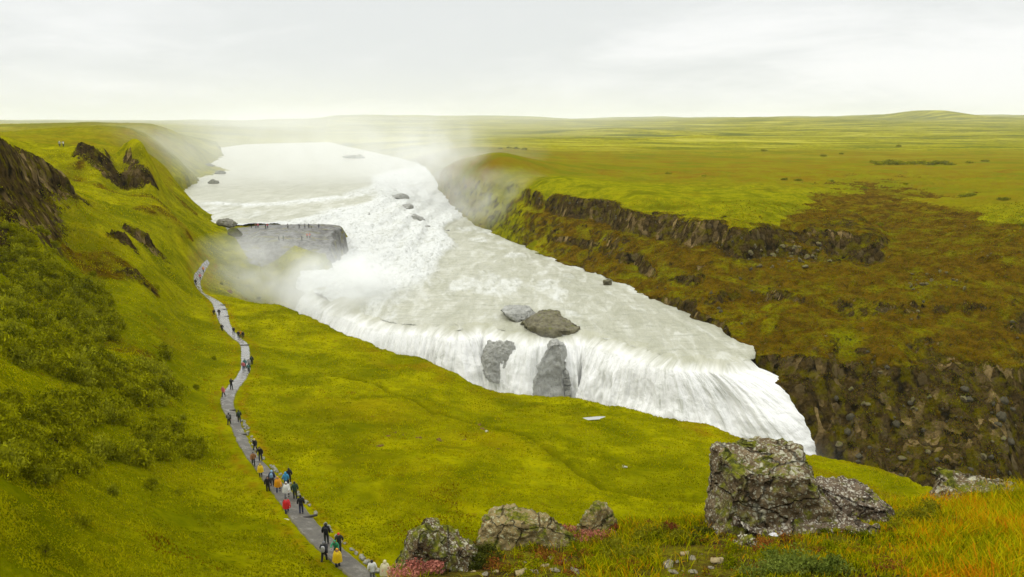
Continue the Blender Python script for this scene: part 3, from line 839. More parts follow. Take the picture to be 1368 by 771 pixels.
def mat_lichen(name, base=(.045, .030, .018), base2=(.12, .09, .05), lich=(.42, .41, .34), amt=.5, moss=.25, sc=1.0, tan=None):
    t = NT(name); O = t.objc()
    n1 = t.noise(O, 3.2 * sc, 6, .7); n2 = t.noise(O, 17 * sc, 5, .7); nz = t.n('ShaderNodeNewGeometry')
    up = t.n('ShaderNodeSeparateXYZ'); t.l(nz.outputs['Normal'], up.inputs[0])
    c = t.mix(t.rng(n2, .36, .66), base, base2)
    if tan: c = t.mix(t.rng(n1, .40, .56), c, tan)
    # crusts: round spots of several sizes
    w = t.noise(O, 9 * sc, 3, .6, col=True)
    wv = t.n('ShaderNodeVectorMath'); wv.operation = 'MULTIPLY_ADD'; t.l(w, wv.inputs[0]); wv.inputs[1].default_value = (.07 / sc,) * 3; t.l(O, wv.inputs[2])
    v1 = t.voro(wv.outputs[0], 7 * sc, 'F1'); v2 = t.voro(wv.outputs[0], 19 * sc, 'F1'); v3 = t.voro(wv.outputs[0], 44 * sc, 'F1')
    dens = t.math('ADD', t.math('MULTIPLY', n1, .9), t.math('MULTIPLY', t.rng(up.outputs[2], -.2, .9), .22))
    def spots(v, th, k): return t.math('MULTIPLY', t.rng(t.math('SUBTRACT', t.math('MULTIPLY', dens, th), v), -.02, .03), k)
    f = t.math('MAXIMUM', spots(v1, .50 * amt * 1.25, 1.0), t.math('MAXIMUM', spots(v2, .78 * amt * 1.2, .95), spots(v3, 1.0 * amt * 1.2, .8)))
    lc = t.mix(t.rng(t.noise(O, 30 * sc, 3, .6), .35, .65), (lich[0] * .6, lich[1] * .58, lich[2] * .48), lich)
    lc = t.mix(t.rng(t.noise(O, 2.3 * sc, 3, .5), .60, .68, 0, .6), lc, (.34, .27, .06))
    c = t.mix(f, c, lc)
    m = t.math('MULTIPLY', t.rng(t.noise(O, 4.6 * sc, 5, .7), .60 - moss * .3, .66 - moss * .3), t.rng(up.outputs[2], -.1, .6))
    c = t.mix(m, c, t.mix(t.rng(n2, .4, .6), (.05, .055, .006), (.15, .15, .01)))
    ck = t.voro(t.map(wv.outputs[0], (1, 1, 1.7), (.3, .2, .1)), 1.9 * sc, 'DISTANCE_TO_EDGE')
    crack = t.rng(ck, .0, .024, 1, 0)
    c = t.mix(t.math('MULTIPLY', crack, .65), c, (.012, .009, .005))
    n2 = t.math('SUBTRACT', n2, t.math('MULTIPLY', crack, 1.5))
    h = t.math('ADD', t.math('MULTIPLY', n2, .6), t.math('ADD', t.math('MULTIPLY', f, .25), t.math('MULTIPLY', n1, .8)))
    t.bsdf(c, .92, t.bump(h, .05 / sc, .9), .12)
    return t.m

def mat_plain_rock(name, a, b, moss=0.0, sc=1.0, rough=.8):
    t = NT(name); O = t.objc()
    c = t.mix(t.rng(t.noise(O, 1.6 * sc, 6, .7), .36, .64), a, b)
    c = t.mix(t.rng(t.noise(O, 6 * sc, 4, .7), .42, .3), c, tuple(q * .35 for q in a))
    if moss:
        g = t.n('ShaderNodeNewGeometry'); u = t.n('ShaderNodeSeparateXYZ'); t.l(g.outputs['Normal'], u.inputs[0])
        c = t.mix(t.math('MULTIPLY', t.rng(t.noise(O, 1.2 * sc, 5, .7), .62 - moss * .3, .7 - moss * .3), t.rng(u.outputs[2], 0, .7)), c, (.10, .11, .008))
    t.bsdf(c, rough, t.bump(t.noise(O, 4 * sc, 6, .7), .25 / sc, .8), .25)
    return t.m

def put_rock(name, me, mat, x, y, z, rz=0, label=None, cat='rock', group=None, sink=0.0, scale=None):
    o = link(name, me, mat, loc=(x, y, z - sink), rz=rz, label=label, cat=cat, group=group)
    if scale: o.scale = scale
    return o

def bank_at(px, y):
    u = (px - CX) / F
    for _ in range(4):
        x = u * (y * CP + 4.8 * SP); 
    b = float(bank(np.array([x]), np.array([y]))[0][0])
    x = u * (y * CP - b * SP)
    return x, y, b

def foreground_rocks():
    L1 = mat_lichen('lichen_rock_mat', (.06, .040, .020), (.20, .15, .082), (.40, .38, .28), amt=.54, moss=.35, sc=.62); L2 = mat_lichen('pale_lichen_rock_mat', (.06, .042, .028), (.16, .12, .075), (.44, .41, .33), .48, .2, sc=.7)
    L3 = mat_lichen('mossy_rock_mat', (.05, .035, .017), (.15, .105, .05), (.42, .40, .29), .52, .45)
    L4 = mat_lichen('sandy_rock_mat', (.10, .075, .03), (.20, .155, .06), (.38, .37, .22), .42, .35, tan=(.23, .17, .07))
    def rk(name, pxa, pxb, top, base, y, depth, seed, mat, label, planes=None, cuts=6, rz=0, rough=.06, sub=6, zoff=0, fine=.03, hf=.88):
        x, yy, b = bank_at((pxa + pxb) / 2, y)
        dcam = y * CP - b * SP
        w = (pxb - pxa) / F * dcam; h = (base - top) / F * dcam * 1.08
        h = h * hf
        # base height: where the base pixel meets this distance
        zb = aty((pxa + pxb) / 2, base, y)[2]
        me = rock_mesh(name, (w * 1.02, depth, h + .22), seed, cuts, sub, rough, fine, planes)
        return put_rock(name, me, mat, x, yy, zb - .2 + zoff, rz, label, 'rock')
    rk('boulder', 938, 1106, 596, 728, 8.35, 1.25, 3, L1, 'largest dark lichen-covered boulder, square block at the cliff edge',
       [((0, 0, 1), .60), ((.12, -.1, 1), .66), ((-1, -.1, .28), .70), ((1, -.15, .62), .80), ((.1, -1, .10), .66), ((-.5, -1, .2), .8)], 2)
    rk('boulder', 1086, 1204, 648, 716, 8.75, .95, 8, L2, 'pale speckled boulder touching the right side of the largest boulder',
       [((.15, 0, 1), .52), ((.8, 0, .6), .72), ((-1, -.1, .1), .8), ((0, -1, .3), .7)], 3)
    rk('rock_slab', 984, 1196, 690, 745, 7.75, .85, 12, L2, 'long low slab with a round white lichen spot, in front of the two boulders',
       [((.05, -.25, 1), .42), ((-.2, -1, .35), .62), ((1, 0, .3), .9)], 4)
    rk('rock', 966, 1024, 702, 800, 7.35, .5, 15, L3, 'dark mossy rock overhanging below the left end of the slab', None, 7)
    rk('rock', 1226, 1352, 637, 690, 10.1, .9, 18, L1, 'flat layered rock behind the orange grass at the right', [((0, 0, 1), .38), ((-.5, 0, 1), .55), ((0, -1, .2), .7)], 4, rough=.09)
    rk('rock', 516, 640, 706, 812, hf=1.05, y=6.9, depth=.95, seed=22, mat=L3, label='mossy lichen-covered rock above the walkers, leftmost at the cliff edge', planes=[((-.75, 0, .7), .62), ((.45, 0, 1), .62), ((0, -1, .3), .6)], cuts=5, rough=.09)
    rk('rock', 630, 768, 688, 768, hf=1.02, y=8.05, depth=1.05, seed=27, mat=L4, label='broad tan rock with a sandy face beside the pink leaves', planes=[((0, 0, 1), .55), ((0, -1, .45), .55), ((-1, 0, .2), .8)], cuts=5)
    rk('rock', 764, 826, 680, 730, hf=1.1, y=8.4, depth=.6, seed=31, mat=L4, label='small rounded rock just right of the pink leaves', cuts=4)
    # the round white crust on the slab
    x, y, b = bank_at(1033, 7.42); zz = aty(1033, 717, y)[2]
    slab = bpy.data.objects['rock_slab']
    bm = bmesh.new(); bmesh.ops.create_icosphere(bm, subdivisions=4, radius=.055)
    for v in bm.verts: v.co += v.co.normalized() * mnoise.noise(v.co * 30) * .012
    me = bpy.data.meshes.new('lichen_patch'); bm.to_mesh(me); bm.free()
    t = NT('white_lichen_mat'); t.bsdf(t.mix(t.rng(t.noise(t.objc(), 40, 3), .4, .6), (.38, .38, .36), (.60, .58, .58)), .9, None, .1)
    patch = link('lichen_patch', me, t.m, parent=slab, label='round white lichen spot')
    # set it on the surface of the slab by casting a ray from in front
    dg = bpy.context.evaluated_depsgraph_get(); dg.update()
    d = Vector(ray(1033, 717)).normalized(); inv = slab.matrix_world.inverted() if False else Matrix.Translation(-slab.location)
    ok, loc, nrm, _ = slab.ray_cast(inv @ Vector((0, 0, 0)), d)
    patch.location = loc if ok else (0, -.3, .3)
    if ok:
        patch.rotation_euler = nrm.to_track_quat('Z', 'Y').to_euler()
    patch.scale = (1, 1, .22)
    # pebbles lying on bare soil
    PM = [mat_lichen('pebble_mat', (.12, .10, .06), (.24, .21, .13), (.45, .44, .36), .35, .1, 4), mat_lichen('tan_pebble_mat', (.20, .15, .07), (.30, .24, .12), (.42, .4, .3), .2, .1, 4)]
    pm = [rock_mesh('pebble', (.12, .09, .06), 40 + i, 9, 3, .07, .02) for i in range(3)]
    spots = [(905, 752), (915, 741), (925, 748), (934, 757), (944, 748), (938, 741), (950, 760), (912, 764), (926, 766), (900, 766), (958, 752), (893, 757), (946, 768),
             (690, 762), (702, 752), (715, 766), (728, 757), (676, 768), (742, 764), (662, 764), (648, 769), (753, 752), (632, 764), (735, 747), (768, 766), (697, 768)]
    for i, (px, py) in enumerate(spots):
        # march to the bank
        d = ray(px, py); k = d[2] / d[1]; u = d[0] / d[1]
        yy = np.linspace(4, 11, 300); bz = bank(u * yy, yy)[0]; j = int(np.argmax(bz >= yy * k)); y = yy[j]
        s = random.uniform(.3, 1.25)
        put_rock('pebble', pm[i % 3], None, u * y, y, bz[j], random.uniform(0, 6), 'small rounded pebble on the bare soil ' + ('below the largest boulder' if i < 13 else 'below the tan rock'), 'pebble',
                 'pebbles below the largest boulder' if i < 13 else 'pebbles below the tan rock', .02, (s, s, s))
    for m in pm: m.materials.append(PM[0])
    pm[1].materials[0] = PM[1]

def other_rocks():
    G = mat_plain_rock('river_rock_mat', (.06, .05, .025), (.17, .155, .085), .15, .5, .6)
    GW = mat_plain_rock('wet_river_rock_mat', (.20, .20, .17), (.36, .36, .32), 0, .3, .45)  # paleness of the spray hanging before these wet rocks is put into the colour
    def rk(name, pxa, pxb, top, base, z, depth, seed, mat, label, cuts=6, rz=0, y=None, sub=5, rough=.08, planes=None, up=.0, hk=.8, sk=1.2):
        pm = (pxa + pxb) / 2
        p = atz(pm, base, z) if y is None else aty(pm, base, y)
        dc = p[1] * CP - p[2] * SP
        w = (pxb - pxa) / F * dc; h = max((base - top) / F * dc * hk, .25)
        me = rock_mesh(name, (w, depth * w, h + sk), seed, cuts, sub, rough, .02, planes)
        return put_rock(name, me, mat, p[0], p[1] + depth * w * .4, p[2] - sk + up, rz, label, 'rock')
    rk('river_rock', 698, 780, 402, 445, -52.7, 1.0, 51, G, hk=.28, sk=5.0, label= 'bare brown rock standing at the lip of the lower fall', planes=[((0.1, -.1, 1), .4)])
    rk('river_rock', 668, 722, 398, 428, -52.2, 1.1, 53, GW, hk=.30, sk=4.0, label= 'pale wet rock awash beside the brown rock at the lip', planes=[((0, 0, 1), .5)])
    for (bx, bw, zt, zb, sd, lb) in ((-3.2, 8.5, -54.0, -66, 55, 'grey wet rock face showing through the middle of the lower fall, left of two'), (10.0, 9.0, -52.6, -79, 56, 'tall grey rock buttress parting the lower fall below the brown rock')):
        ly = float(np.interp(bx, [q[0] for q in lip], [q[1] for q in lip]))
        me = rock_mesh('rock_buttress', (bw * 1.15, 11.0, zt - zb), sd, 7, 6, .07, .02, [((0, -1, .25), .62)])
        put_rock('rock_buttress', me, GW, bx, ly - 2.1, zb, 0, lb, 'rock')
    rk('river_rock', 288, 316, 290, 303, -39.9, .6, 57, mat_plain_rock('shore_rock_mat', (.10, .095, .06), (.22, .21, .17), .2, .5), 'rounded grey boulder in the water behind the viewing ledge')
    rk('mossy_block', 304, 322, 302, 316, -40, .7, 58, mat_plain_rock('mossy_block_mat', (.06, .055, .02), (.12, .11, .03), .6, .5), 'square mossy block at the landward end of the viewing ledge')
    rk('river_island', 455, 486, 206, 212, -40.2, 1.2, 61, mat_plain_rock('island_mat', (.10, .10, .06), (.17, .17, .09), .4, .1), 'low grey island far up the river')
    for i, (a, b, t_, bs, z) in enumerate([(520, 546, 248, 266, -42.5), (534, 552, 262, 277, -44), (540, 566, 278, 292, -47), (486, 500, 276, 289, -43), (560, 574, 296, 303, -49.5), (592, 604, 302, 308, -51.5)]):
        rk('rapids_rock', a, b, t_ + 3, bs, z, .9, 70 + i, GW, hk=.45, sk=3.0, label=['dark rock breaking the upper cascade, highest of those in the rapids', 'wet rock in the cascade just below the highest one', 'largest wet rock in the middle of the cascade', 'grey rock at the left of the cascade near the ledge', 'low rock at the foot of the cascade', 'flat rock in the pool below the cascade'][i], up=-.2)
    rk('shore_rock', 806, 818, 371, 380, -51.8, .6, 81, G, 'small rock at the waterline of the far bank')
    for i, (px, py) in enumerate([(283, 244), (276, 222), (292, 231)]):
        rk('shore_rock', px - 7, px + 8, py - 5, py + 2, -40, .8, 85 + i, mat_plain_rock('far_shore_rock_mat', (.07, .07, .04), (.15, .15, .09), .2, .3) if i == 0 else bpy.data.materials['far_shore_rock_mat'],
           ['dark rock off the left bank, nearest the cliff', 'dark rock off the left bank, farthest upstream', 'dark rock at the tip of the left bank point'][i])
    # things on the meadow
    M = mat_plain_rock('meadow_rock_mat', (.10, .045, .012), (.16, .09, .02), .3, 1); W = mat_plain_rock('pale_stone_mat', (.34, .33, .24), (.48, .47, .38), 0, 1)
    def st(name, px, py, w, mat, label, seed, hh=.5, cat='rock'):
        p = hit(px, py, 30); me = rock_mesh(name, (w, w * .8, w * hh), seed, 4, 4, .08)
        put_rock(name, me, mat, *p, seed, label, cat, None, w * .1)
    st('meadow_rock', 307, 391, 2.2, M, 'brown rock with a grassy cap at the gully beside the path', 90, .45)
    st('pale_stone', 833, 623, 1.0, W, 'flat pale stone lying alone on the meadow', 91, .2)
    st('pale_stone', 650, 577, .5, W, 'small white stone in a hollow of the meadow', 92, .5)
    bt = [(518, 583), (527, 578), (538, 581), (640, 568), (644, 574), (508, 596), (560, 585), (588, 588), (620, 588), (665, 600)]
    pk = [rock_mesh('brown_hummock', (1.4, 1.0, .35), 95 + i, 3, 4, .12) for i in range(3)]
    for m in pk: m.materials.append(M)
    for i, (px, py) in enumerate(bt):
        p = hit(px, py, 30); s = random.uniform(.4, .9)
        put_rock('brown_hummock', pk[i % 3], None, *p, random.uniform(0, 6), 'low brown peaty hummock on the green meadow', 'hummock', 'brown hummocks on the meadow', .12, (s, s, s))
    # loose and embedded blocks on the far slopes
    K = mat_plain_rock('pale_basalt_mat', (.07, .052, .02), (.19, .155, .075), .5, .5); Kd = mat_plain_rock('dark_basalt_mat', (.03, .027, .014), (.10, .085, .045), .3, .5)
    proto = [rock_mesh('slope_boulder', (2.0, 1.5, 1.4), 110 + i, 7, 3, .12, .03) for i in range(4)]
    for i, m in enumerate(proto): m.materials.append(Kd if i == 3 else K)
    zones = [(1000, 1110, 326, 358, 40), (1215, 1290, 362, 392, 26), (1230, 1366, 288, 345, 30), (1150, 1366, 395, 480, 12), (1100, 1200, 440, 520, 12), (720, 1000, 262, 330, 40), (1110, 1366, 520, 640, 60), (850, 1060, 340, 440, 18)]
    r = random.Random(5)
    names = {0: ('pale angular rock in the outcrop under the grassy rim', 'pale rocks of the outcrop under the far rim'), 1: ('pale rock in the scree patch high on the right slope', 'pale rocks in the right scree patch'),
             2: ('weathered stone strewn over the brown plain at the right', 'stones strewn over the plain at the right'), 3: ('stone on the brown slope of the gorge', 'stones on the brown gorge slope'),
             4: ('rock on the slope right of the lower fall', 'rocks right of the lower fall'), 5: ('dark rock in the broken band below the far rim', 'dark rocks in the far rock band'),
             6: ('angular basalt block on the steep wall of the gorge', 'basalt blocks on the gorge wall'), 7: ('small rock on the bank above the far shore', 'small rocks above the far shore')}
    for zi, (xa, xb, ya, yb, n) in enumerate(zones):
        for i in range(n):
            px = r.uniform(xa, xb); py = r.uniform(ya, yb)
            if zi == 5: py = 262 + (px - 720) / 280 * 62 + r.uniform(-9, 14)
            p = hit(px, py, 100)
            s = r.uniform(.3, 1.0) ** 1.4 * (1.1 if zi in (0, 6) else .7) * (.6 if zi == 2 else 1)
            me = proto[3] if zi in (5, 7) or (zi in (3, 4, 6) and r.random() < .6) else proto[r.randrange(3)]
            put_rock('slope_boulder', me, None, *p, r.uniform(0, 6), names[zi][0], 'rock', names[zi][1], .45 * s, (s, s * r.uniform(.7, 1.2), s * r.uniform(.7, 1.5)))
    # puddle in the hollow near the rim
    p = hit(793, 561, 60)
    a = np.linspace(0, 2 * np.pi, 40, endpoint=False); bm = bmesh.new()
    vs = [bm.verts.new((1.7 * math.cos(q) * (1 + .25 * math.sin(3 * q)), .75 * math.sin(q) * (1 + .2 * math.cos(2 * q)) + .35 * math.cos(q), 0)) for q in a]
    bm.faces.new(vs); me = bpy.data.meshes.new('puddle'); bm.to_mesh(me); bm.free()
    t = NT('puddle_mat'); t.bsdf((.30, .30, .25), .12, None, .6)
    link('puddle', me, t.m, loc=(p[0], p[1], p[2] + .28), kind='structure')

# ------------------------------------------------------------------ foliage
def leaf_cloud(n, rad, size, seed, clumps=14, flat=.7, stems=True):
    """leaf faces gathered in clumps around branch ends; returns co, faces, cv, and clump centres"""
    r = np.random.default_rng(seed)
    cdir = r.normal(size=(clumps, 3)); cdir[:, 2] = np.abs(cdir[:, 2]) * .9 + .1; cdir /= np.linalg.norm(cdir, axis=1)[:, None]
    cc = cdir * r.uniform(.45, .95, (clumps, 1)) * rad; cc[:, 2] = cc[:, 2] * flat + .1 * rad
    which = r.integers(0, clumps, n)
    c = cc[which] + r.normal(size=(n, 3)) * rad * np.array([.20, .20, .15])
    c[:, 2] = np.maximum(c[:, 2], .02)
    d1 = r.normal(size=(n, 3)); d1 /= np.linalg.norm(d1, axis=1)[:, None]
    d2 = np.cross(d1, r.normal(size=(n, 3))); d2 /= np.linalg.norm(d2, axis=1)[:, None]
    L = size * r.uniform(.6, 1.3, (n, 1)); W = L * .42
    co = np.stack([c - d1 * L, c + d2 * W, c + d1 * L, c - d2 * W], 1).reshape(-1, 3)
    f = np.arange(4 * n).reshape(n, 4)
    cv = np.repeat(np.clip(.45 + .3 * r.normal(size=clumps)[which] + .25 * r.normal(size=n), 0, 1), 4)
    return co, f, cv, cc

def stems_mesh(name, cc, rad):
    bm = bmesh.new()
    for c in cc:
        a = Vector((c[0] * .12, c[1] * .12, -.1)); b = Vector(c)
        m = a.lerp(b, .5) + Vector((0, 0, .12 * rad))
        ring = []
        for p, w in ((a, .03), (m, .018), (b, .006)):
            w *= rad
            ring.append([bm.verts.new(p + Vector((w * math.cos(k * 2.094), w * math.sin(k * 2.094), 0))) for k in range(3)])
        for q in range(2):
            for k in range(3): bm.faces.new((ring[q][k], ring[q][(k + 1) % 3], ring[q + 1][(k + 1) % 3], ring[q + 1][k]))
    me = bpy.data.meshes.new(name); bm.to_mesh(me); bm.free(); return me

def mat_leaf(name, a, b, c=None, trans=.25):
    t = NT(name); cv = t.attr('cv'); P = t.coord(); rnd = t.n('ShaderNodeObjectInfo').outputs['Random']
    f = t.math('ADD', t.math('MULTIPLY', cv, .7), t.math('MULTIPLY', rnd, .3))
    col = t.mix(f, a, b)
    if c: col = t.mix(t.rng(t.noise(P, 1.1, 3, .6), .52, .66), col, c)
    p = t.bsdf(col, .8, None, .02)
    tr = t.n('ShaderNodeBsdfTranslucent'); t.l(col, tr.inputs[0])
    ms = t.n('ShaderNodeMixShader'); ms.inputs[0].default_value = trans
    t.l(p.outputs[0], ms.inputs[1]); t.l(tr.outputs[0], ms.inputs[2]); t.l(ms.outputs[0], t.out.inputs['Surface'])
    return t.m

def cv_mesh(name, co, f, cv, mat):
    me = mesh_np(name, co, f, False)
    at = me.attributes.new('cv', 'FLOAT', 'POINT'); at.data.foreach_set('value', cv.astype(np.float32))
    me.materials.append(mat); return me

def shrubs():
    LM = mat_leaf('willow_leaf_mat', (.06, .068, .0), (.34, .335, .002)); LM2 = mat_leaf('pale_willow_leaf_mat', (.07, .08, .0), (.40, .40, .012))
    BM = NT('twig_mat'); BM.bsdf((.08, .05, .025), .9, None, .1); BM = BM.m
    protos = []
    for i in range(5):
        co, f, cv, cc = leaf_cloud(1200, 1.0, .12, 400 + i, 18 + 3 * i, 1.0 if i % 2 else .8)
        protos.append((cv_mesh('foliage', co, f, cv, LM2 if i in (2,) else LM), stems_mesh('stem', cc, 1.0)))
        protos[-1][1].materials.append(BM)
    def place(p, s, i, label, group, squash=1.45, cat='shrub'):
        root = link('willow_shrub', None, loc=(p[0], p[1], p[2] - .12 * s), rz=random.uniform(0, 6.28), label=label, cat=cat, group=group)
        root.scale = (s, s, s * squash)
        fo = link('foliage', protos[i % 5][0], parent=root); so = link('stem', protos[i % 5][1], parent=root)
    r = random.Random(11)
    zones = [([(0, 330), (60, 345), (120, 385), (180, 420), (222, 468), (250, 545), (190, 545), (120, 520), (60, 500), (0, 480)], 150, 1.0, 1.7),
             ([(0, 520), (80, 525), (150, 545), (215, 560), (272, 600), (235, 622), (150, 622), (80, 645), (0, 655)], 90, .8, 1.5),
             ([(0, 300), (60, 310), (130, 370), (60, 365), (0, 345)], 16, .7, 1.1)]
    placed = []
    for zi, (poly, n, s0, s1) in enumerate(zones):
        k = 0; tries = 0
        while k < n and tries < 6000:
            tries += 1
            px = r.uniform(0, 280); py = r.uniform(290, 660)
            if not inside(np.array([px]), np.array([py]), poly)[0]: continue
            if fbm(np.array([px]), np.array([py]), 70, 2, 500)[0] < -.18: continue
            if any(abs(px - a) < 8 and abs(py - b) < 6 for a, b in placed): continue
            placed.append((px, py)); k += 1
            p = hit(px, py, 28)
            place(p, r.uniform(s0, s1) * (0.75 if p[1] < 60 else 1.0), r.randrange(5), 'leafy green willow shrub in the thicket on the left slope', 'willow shrubs of the left thicket')
    sc = [(395, 430), (440, 470), (60, 600)]
    for i, (px, py) in enumerate([(30, 690), (110, 700), (245, 560), (262, 520), (285, 480), (210, 385), (225, 360), (150, 660), (60, 740), (200, 650), (240, 660), (345, 400), (318, 372), (296, 380)]):
        place(hit(px, py, 28), r.uniform(.4, .75), i, 'small low shrub standing apart in the grass left of the gorge', 'scattered low shrubs')
    # on the far plain
    for i, px in enumerate(np.linspace(1168, 1268, 17)):
        place(hit(px, 219 + r.uniform(-1.5, 1.5), 300), r.uniform(3.2, 5.2), i, 'dark bush in the long row on the far plain', 'row of bushes on the far plain', .7, 'bush')
    for i, (px, py, s) in enumerate([(1340, 267, 2.6), (1290, 262, 3.0), (1297, 261, 2.4), (1155, 252, 2.2), (1021, 202, 4.5), (1047, 240, 2.3), (1066, 241, 2.3), (1110, 242, 1.9), (1100, 209, 3.5), (1125, 206, 3.0),
                                     (1316, 216, 3.5), (1295, 218, 3.5), (700, 200, 4), (690, 199, 3.5), (680, 198, 3.5), (668, 199, 3), (893, 232, 2.2), (940, 236, 2), (1200, 196, 4.5), (1175, 300, 1.5), (1210, 246, 1.6), (1370, 300, 2)]):
        place(hit(px, py, 240), s, i, 'lone dark bush dotted on the open plain beyond the gorge', 'lone bushes on the far plain', .65, 'bush')

def blades(name, X, Y, Z, hgt, wid, cv, mat, lean=.35, seed=1, seg=2):
    r = np.random.default_rng(seed); n = len(X)
    a = r.uniform(0, 2 * np.pi, n); l = r.uniform(.1, 1, n) * lean * hgt
    dx, dy = np.cos(a), np.sin(a); b = r.uniform(0, 2 * np.pi, n); wx, wy = np.cos(b) * wid, np.sin(b) * wid
    pts = []
    for k in range(seg + 1):
        t = k / seg; cxp = X + dx * l * t * t; cyp = Y + dy * l * t * t; cz = Z - .02 * hgt + hgt * (t - .15 * t * t)
        if k < seg:
            w = 1 - .55 * t
            pts += [np.stack([cxp - wx * w, cyp - wy * w, cz], -1), np.stack([cxp + wx * w, cyp + wy * w, cz], -1)]
        else: pts.append(np.stack([cxp, cyp, cz], -1))
    co = np.stack(pts, 1); m = co.shape[1]
    base = np.arange(n)[:, None] * m
    f = []
    for k in range(seg - 1): f += [base + np.array([2 * k, 2 * k + 1, 2 * k + 3]), base + np.array([2 * k, 2 * k + 3, 2 * k + 2])]
    f.append(base + np.array([2 * seg - 2, 2 * seg - 1, 2 * seg]))
    f = np.stack(f, 1).reshape(-1, 3)
    return cv_mesh(name, co.reshape(-1, 3), f, np.repeat(cv, m), mat)

def mat_blade(name, stops, pos_noise=None):
    t = NT(name); cv = t.attr('cv')
    rp = t.n('ShaderNodeValToRGB'); t.l(cv, rp.inputs[0]); e = rp.color_ramp.elements
    e[0].position, e[0].color = stops[0][0], (*stops[0][1], 1); e[1].position, e[1].color = stops[-1][0], (*stops[-1][1], 1)
    for p, c in stops[1:-1]:
        q = e.new(p); q.color = (*c, 1)
    p = t.bsdf(rp.outputs[0], .8, None, .02)
    tr = t.n('ShaderNodeBsdfTranslucent'); t.l(rp.outputs[0], tr.inputs[0])
    ms = t.n('ShaderNodeMixShader'); ms.inputs[0].default_value = .3
    t.l(p.outputs[0], ms.inputs[1]); t.l(tr.outputs[0], ms.inputs[2]); t.l(ms.outputs[0], t.out.inputs['Surface'])
    return t.m

def meadow_grass():
    r = np.random.default_rng(5)
    mt = mat_blade('meadow_grass_mat', [(0, (.085, .09, .0)), (.35, (.21, .205, .0)), (.7, (.38, .36, .0)), (1, (.16, .085, .001))])
    n = 300000
    px = r.uniform(-60, 1430, n); py = r.uniform(200, 790, n)
    us, ys, H = GRID['u'], GRID['y'], GRID['H']
    dx = (px - CX) / F; dv = (CY - py) / F; dY = CP + dv * SP; dZ = -SP + dv * CP
    u = dx / dY; k = dZ / dY
    j = np.clip(np.searchsorted(us, u), 1, len(us) - 1)
    sel = (ys > 27) & (ys < 420); yy = ys[sel]; Hs = H[sel]
    y = np.zeros(n)
    for a in range(0, n, 20000):
        jj = j[a:a + 20000]; m = Hs[:, jj] >= yy[:, None] * k[a:a + 20000][None]
        i = np.argmax(m, 0); y[a:a + 20000] = np.where(m[i, np.arange(len(jj))], yy[i], 0)
    ok = y > 27; px, y, u = px[ok], y[ok], u[ok]
    y = y + r.uniform(-.3, .3, len(y)); x = u * y
    cs, _ = seg_dist(x, y, CENTRE, True); sd, _ = seg_dist(x, y, [p[:2] for p in pathC])
    bd, _ = seg_dist(x, y, RIVER + [RIVER[0]]); ins = inside(x, y, RIVER)
    uu = x / y
    ledge = (y > 250) & (uu > -.4) & (uu < -.19)
    tr, _ = seg_dist(x, y, [atz(*p)[:2] for p in [(380, 505, -43.4), (440, 500, -44), (500, 512, -44), (545, 530, -43.5), (600, 552, -43), (665, 573, -43), (720, 600, -42.5), (765, 630, -41.5), (800, 655, -41), (870, 664, -40.5), (960, 672, -41.5)]])
    wall = (cs > 0) & (y < 300)
    pat = fbm(x, y, 6, 4, 611) > -.22
    ok = ((cs <= 0) | wall) & (sd > 1.9) & ~ins & ~ledge & (tr > .6) & pat
    x, y = x[ok], y[ok]; z = gz_arr(x, y)
    # keep off the rock faces: slope from neighbouring heights
    sl = np.hypot(gz_arr(x + .7, y) - z, gz_arr(x, y + .7) - z) / .7
    ok = sl < 1.5; x, y, z = x[ok], y[ok], z[ok]
    big = fbm(x, y, 22, 4, 601); mid = fbm(x, y, 3.5, 3, 605)
    tus = fbm(x, y, 1.5, 2, 607)
    cv = np.clip(.46 + .5 * big + .38 * mid + .35 * tus + .10 * r.normal(size=len(x)), 0, .82)
    red = fbm(x, y, 14, 4, 609) > .38
    cv = np.where(red & (r.random(len(x)) < .45), 1.0, cv)
    B_ = seg_dist(x, y, CENTRE, True)[0] > 0
    cv = np.where(B_, np.where(r.random(len(x)) < .4, .98, np.clip(.02 + .25 * big + .2 * mid + .15 * r.normal(size=len(x)), 0, .42)), cv)
    h = (.08 + .13 * np.clip(mid + .3, 0, 1) + .22 * np.clip(tus - .15, 0, 1)) * (1 + y / 170) * r.uniform(.6, 1.3, len(x)); w = .035 * (1 + y / 60)
    me = blades('meadow_grass', x, y, z, h, w, cv, mt, .7, 6, 1)
    link('meadow_grass', me, kind='stuff')
    print('meadow blades', len(x))

